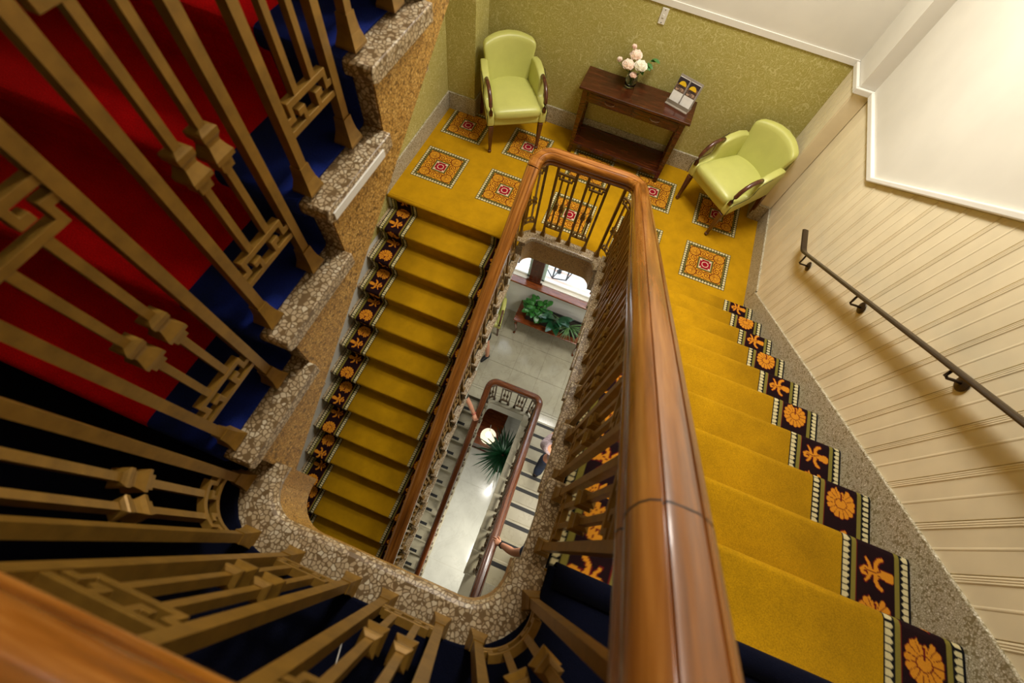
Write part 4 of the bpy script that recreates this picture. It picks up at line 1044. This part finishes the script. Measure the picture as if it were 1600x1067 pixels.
def person(loc, rz, label, feet, hands, shirt, trous, shoe_m, sleeve='short', shorts=False, grip=(None, None), hair=True, lean=0.0, watch=None):
    """local frame: facing -Y, +X is the person's left; feet and hands in local coordinates (left, right)"""
    t = thing('person', loc, label, 'person', None, rz)
    hip = (0, lean * .3, .90); P = []; E = []
    def ad(x, y, z, rr, r2=None): P.append((x, y, z, rr) if r2 is None else (x, y, z, rr, r2)); return len(P) - 1
    pel = ad(0, 0, .93, .125, .10); wai = ad(0, -lean * .4, 1.08, .115, .09); che = ad(0, -lean * .8, 1.27, .135, .10); nb = ad(0, -lean, 1.43, .062); nk = ad(0, -lean - .01, 1.49, .052); hd0 = ad(0, -lean - .02, 1.56, .072); hd1 = ad(0, -lean - .022, 1.64, .085); hd2 = ad(0, -lean - .01, 1.71, .066)
    E += [(pel, wai), (wai, che), (che, nb), (nb, nk), (nk, hd0), (hd0, hd1), (hd1, hd2)]
    T = [(0, 0, .93, .150, .125), (0, 0, 1.02, .135, .11)]; TE = [(0, 1)]
    Sx = [(0, 0, .90, .150, .122), (0, -lean * .4, 1.08, .132, .105), (0, -lean * .8, 1.27, .150, .118), (0, -lean, 1.41, .080)]; SE = [(0, 1), (1, 2), (2, 3)]
    extra = []; child = []
    for s, ft, hn, gp in ((1, feet[0], hands[0], grip[0]), (-1, feet[1], hands[1], grip[1])):
        hp = Vector((s * .09, 0, .88)); kn, an = ik(hp, (ft[0], ft[1], ft[2] + .085), .41, .40, (0, -1, 0))
        i0 = ad(*hp, .085); i1 = ad(*kn, .058); mid = kn.lerp(an, .35); i2 = ad(mid.x, mid.y + .012, mid.z, .056); i3 = ad(*an, .037); i4 = ad(an.x, an.y - .06, an.z - .05, .036); i5 = ad(an.x, an.y - .15, an.z - .065, .028)
        E += [(pel, i0), (i0, i1), (i1, i2), (i2, i3), (i3, i4), (i4, i5)]
        j0 = len(T); T += [(*hp, .105), (*(hp.lerp(kn, .75 if shorts else 1)), .088 if shorts else .080)]; TE += [(0, j0), (j0, j0 + 1)]
        if not shorts: e2 = kn.lerp(an, .9); T.append((e2.x, e2.y + .008, e2.z, .068)); TE.append((j0 + 1, j0 + 2))
        # shoe
        sh = skinmesh('shoe', [(an.x, an.y + .05, ft[2] + .045, .044), (an.x, an.y - .02, ft[2] + .06, .050), (an.x, an.y - .10, ft[2] + .042, .044, .036), (an.x, an.y - .175, ft[2] + .034, .036, .028)], [(0, 1), (1, 2), (2, 3)], None, t, 2)
        child.append(('shoe', sh, shoe_m))
        # arm
        so = Vector((s * .175, -lean, 1.40)); el, wr_ = ik(so, hn, .30, .26, (s * .45, .75, -.25))
        k0 = ad(s * .08, -lean, 1.405, .075); k1 = ad(*so, .062); k2 = ad(*so.lerp(el, .5), .050); k3 = ad(*el, .041); k4 = ad(*el.lerp(wr_, .35), .042); k5 = ad(*wr_, .028)
        E += [(nb, k0), (k0, k1), (k1, k2), (k2, k3), (k3, k4), (k4, k5)]
        m0 = len(Sx); Sx += [(s * .08, -lean, 1.385, .088), (*so, .080), (*so.lerp(el, .62), .068)]; SE += [(2, m0), (m0, m0 + 1), (m0 + 1, m0 + 2)]
        if sleeve == 'long': Sx += [(*el, .060), (*el.lerp(wr_, .8), .046)]; SE += [(m0 + 2, m0 + 3), (m0 + 3, m0 + 4)]
        # hand: palm and five fingers
        dr = (wr_ - el).normalized() if gp is None else Vector(gp[0]).normalized(); dn = Vector((0, 0, -1)) if gp is None else Vector(gp[1]).normalized()
        sd = dr.cross(dn).normalized() * s; dn = (dn - dr * dn.dot(dr)).normalized()
        pm_ = wr_ + dr * .045
        extra.append(skinmesh('palm', [(*(wr_ - dr * .02), .026, .022), (*(wr_ + dr * .015), .030, .018), (*(wr_ + dr * .05), .038, .015), (*(wr_ + dr * .082), .036, .013)], [(0, 1), (1, 2), (2, 3)], None, t, 2))
        for f, (off, ln_) in enumerate(((-.030, .070), (-.010, .080), (.010, .075), (.029, .058))):
            b0 = wr_ + dr * .075 + sd * off; c1 = .35 if gp is None else .55; c2 = .7 if gp is None else 1.25
            b1 = b0 + (dr * math.cos(c1) + dn * math.sin(c1)) * ln_ * .45; b2 = b1 + (dr * math.cos(c2) + dn * math.sin(c2)) * ln_ * .33; b3 = b2 + (dr * math.cos(c2 + .5) + dn * math.sin(c2 + .5)) * ln_ * .24
            extra.append(skinmesh('finger', [(*(b0 - dr * .02), .0085), (*b0, .0092), (*b1, .0085), (*b2, .0078), (*b3, .0065)], [(0, 1), (1, 2), (2, 3), (3, 4)], None, t, 1))
        b0 = wr_ + dr * .025 - sd * .028; b1 = b0 - sd * .024 + dr * .026 + dn * .012; b2 = b1 + dr * .026 + dn * .018
        extra.append(skinmesh('thumb', [(*(b0 + sd * .012), .011), (*b0, .0115), (*b1, .010), (*b2, .0085)], [(0, 1), (1, 2), (2, 3)], None, t, 1))
        if watch and watch[0] == s:
            w = (el - wr_).normalized(); cc = wr_ + w * .02; q1 = w.orthogonal().normalized(); q2 = w.cross(q1)
            m = MB(); m.tube([tuple(cc + (q1 * math.cos(a) + q2 * math.sin(a)) * .031) for a in np.linspace(0, 2 * PI, 17)[:-1]], .0075, 6, closed=True); m.local(watch[1], watch[2], t)
    # face
    hy = -lean - .022
    for sx in (-1, 1):
        m = MB().rbox((.011, .008, .008), .0075, 3, lambda p: (p.x + sx * .032, p.y + hy - .074, p.z + 1.645)); m.local('eye', M_trim, t)
        extra.append(MB().rbox((.008, .018, .028), .0075, 4, lambda p: (p.x + sx * .083, p.y + hy + .012, p.z + 1.625)).mesh('ear', M_skin))
    extra.append(MB().rbox((.012, .016, .026), .011, 4, lambda p: (p.x * (1.3 - (p.z + .026) / .06), p.y + hy - .082, p.z + 1.618)).mesh('nose', M_skin))
    m = MB().rbox((.024, .006, .006), .0055, 3, lambda p: (p.x, p.y + hy - .070, p.z + 1.575)); m.local('mouth', M_heart if False else M_skin, t)
    body = skinmesh('body', P, E, None, t, 2)
    join_meshes('body', [body] + extra, M_skin, t)
    join_meshes('trousers' if not shorts else 'shorts', [skinmesh('tr', T, TE, None, t, 2)], trous, t)
    join_meshes('shirt', [skinmesh('sh', Sx, SE, None, t, 2)], shirt, t)
    for nm, me, mt in child: join_meshes(nm, [me], mt, t)
    if hair: MB().rbox((.092, .105, .085), .08, 8, lambda p: (p.x, p.y + hy + .018, max(p.z, -.03 - .6 * max(0, p.y)) + 1.685)).local('hair', M_hair, t)
    return t
M_blk = plain('black_cloth', (20, 20, 24), .9); M_olive = plain('dark_olive_cloth', (58, 58, 44), .9); M_lav = plain('lavender_knit', (160, 142, 146), .9, 0, .2, 60); M_den = plain('denim', (44, 56, 84), .9)
M_shoe = plain('black_shoe', (18, 17, 20), .5); M_wrist = plain('red_band', (190, 90, 80), .5)
# A: standing on the lower landing, facing the descending steps
person((-.93, .80, ML), math.radians(-28), 'person in black shorts and black shoes standing on the lower marble landing', ((.24, -.06, 0), (-.12, .12, 0)), ((.10, -.26, 1.05), (-.10, -.26, 1.05)), M_blk, M_blk, M_shoe, shorts=True)
# B: going down the marble steps, hand on the left rail
def at_local(loc, rz, p):
    d = Vector(p) - Vector(loc); c, s = math.cos(-rz), math.sin(-rz); return (d.x * c - d.y * s, d.x * s + d.y * c, d.z)
zB_ = ML - 2 * r; lB = (-.93, -.46, zB_)
hB = at_local(lB, 0, (LXL - .02, -.66, noseLL(-.66) + HR + .078))
person(lB, 0, 'person in dark olive on the left marble steps, red-banded hand on the dark rail', ((.11, .05, 0), (-.11, -.22, -r)), (hB, (-.30, -.02, .84)), M_olive, M_olive, M_shoe, grip=(((.55, -.70, -.25), (.4, .1, -1)), None), watch=(1, 'wrist_band', M_wrist), lean=.03)
# C: on the right marble flight, hand with a black watch on the rail
lC = (1.03, -2.30, low_right[8][1] ); yC = -2.345
hC = at_local(lC, PI, (.555, yC, noseLR(yC) + HR + .080))
person(lC, PI, 'person on the right marble steps gripping the rail, black watch on the wrist', ((.11, .02, 0), (-.11, -.20, -r)), (hC, (-.30, -.02, .84)), M_den, M_den, M_shoe, grip=(((1, -.1, -.15), (0, 0, -1)), None), watch=(1, 'watch', M_blk))
# D: further down the same steps, lavender sleeve
lD = (.885, -1.12, low_right[4][1])
person(lD, PI, 'person in a lavender knit top and jeans further down the right marble steps', ((.10, .10, 0), (-.10, -.16, -r)), ((.12, -.32, 1.08), (-.02, -.36, 1.05)), M_lav, M_den, M_shoe, sleeve='long')

cb = thing('cable', (-.03, -2.72, U + .012), 'thin white cable lying on the shaded blue carpet behind the near balusters', 'cable')
MB().tube([(.028, -2.755, U + .030), (.022, -2.79, U + .018), (.030, -2.83, U + .016), (.06, -2.95, U + .015), (.02, -3.3, U + .015)], .0022, 8).build('cord', M_trim, cb)
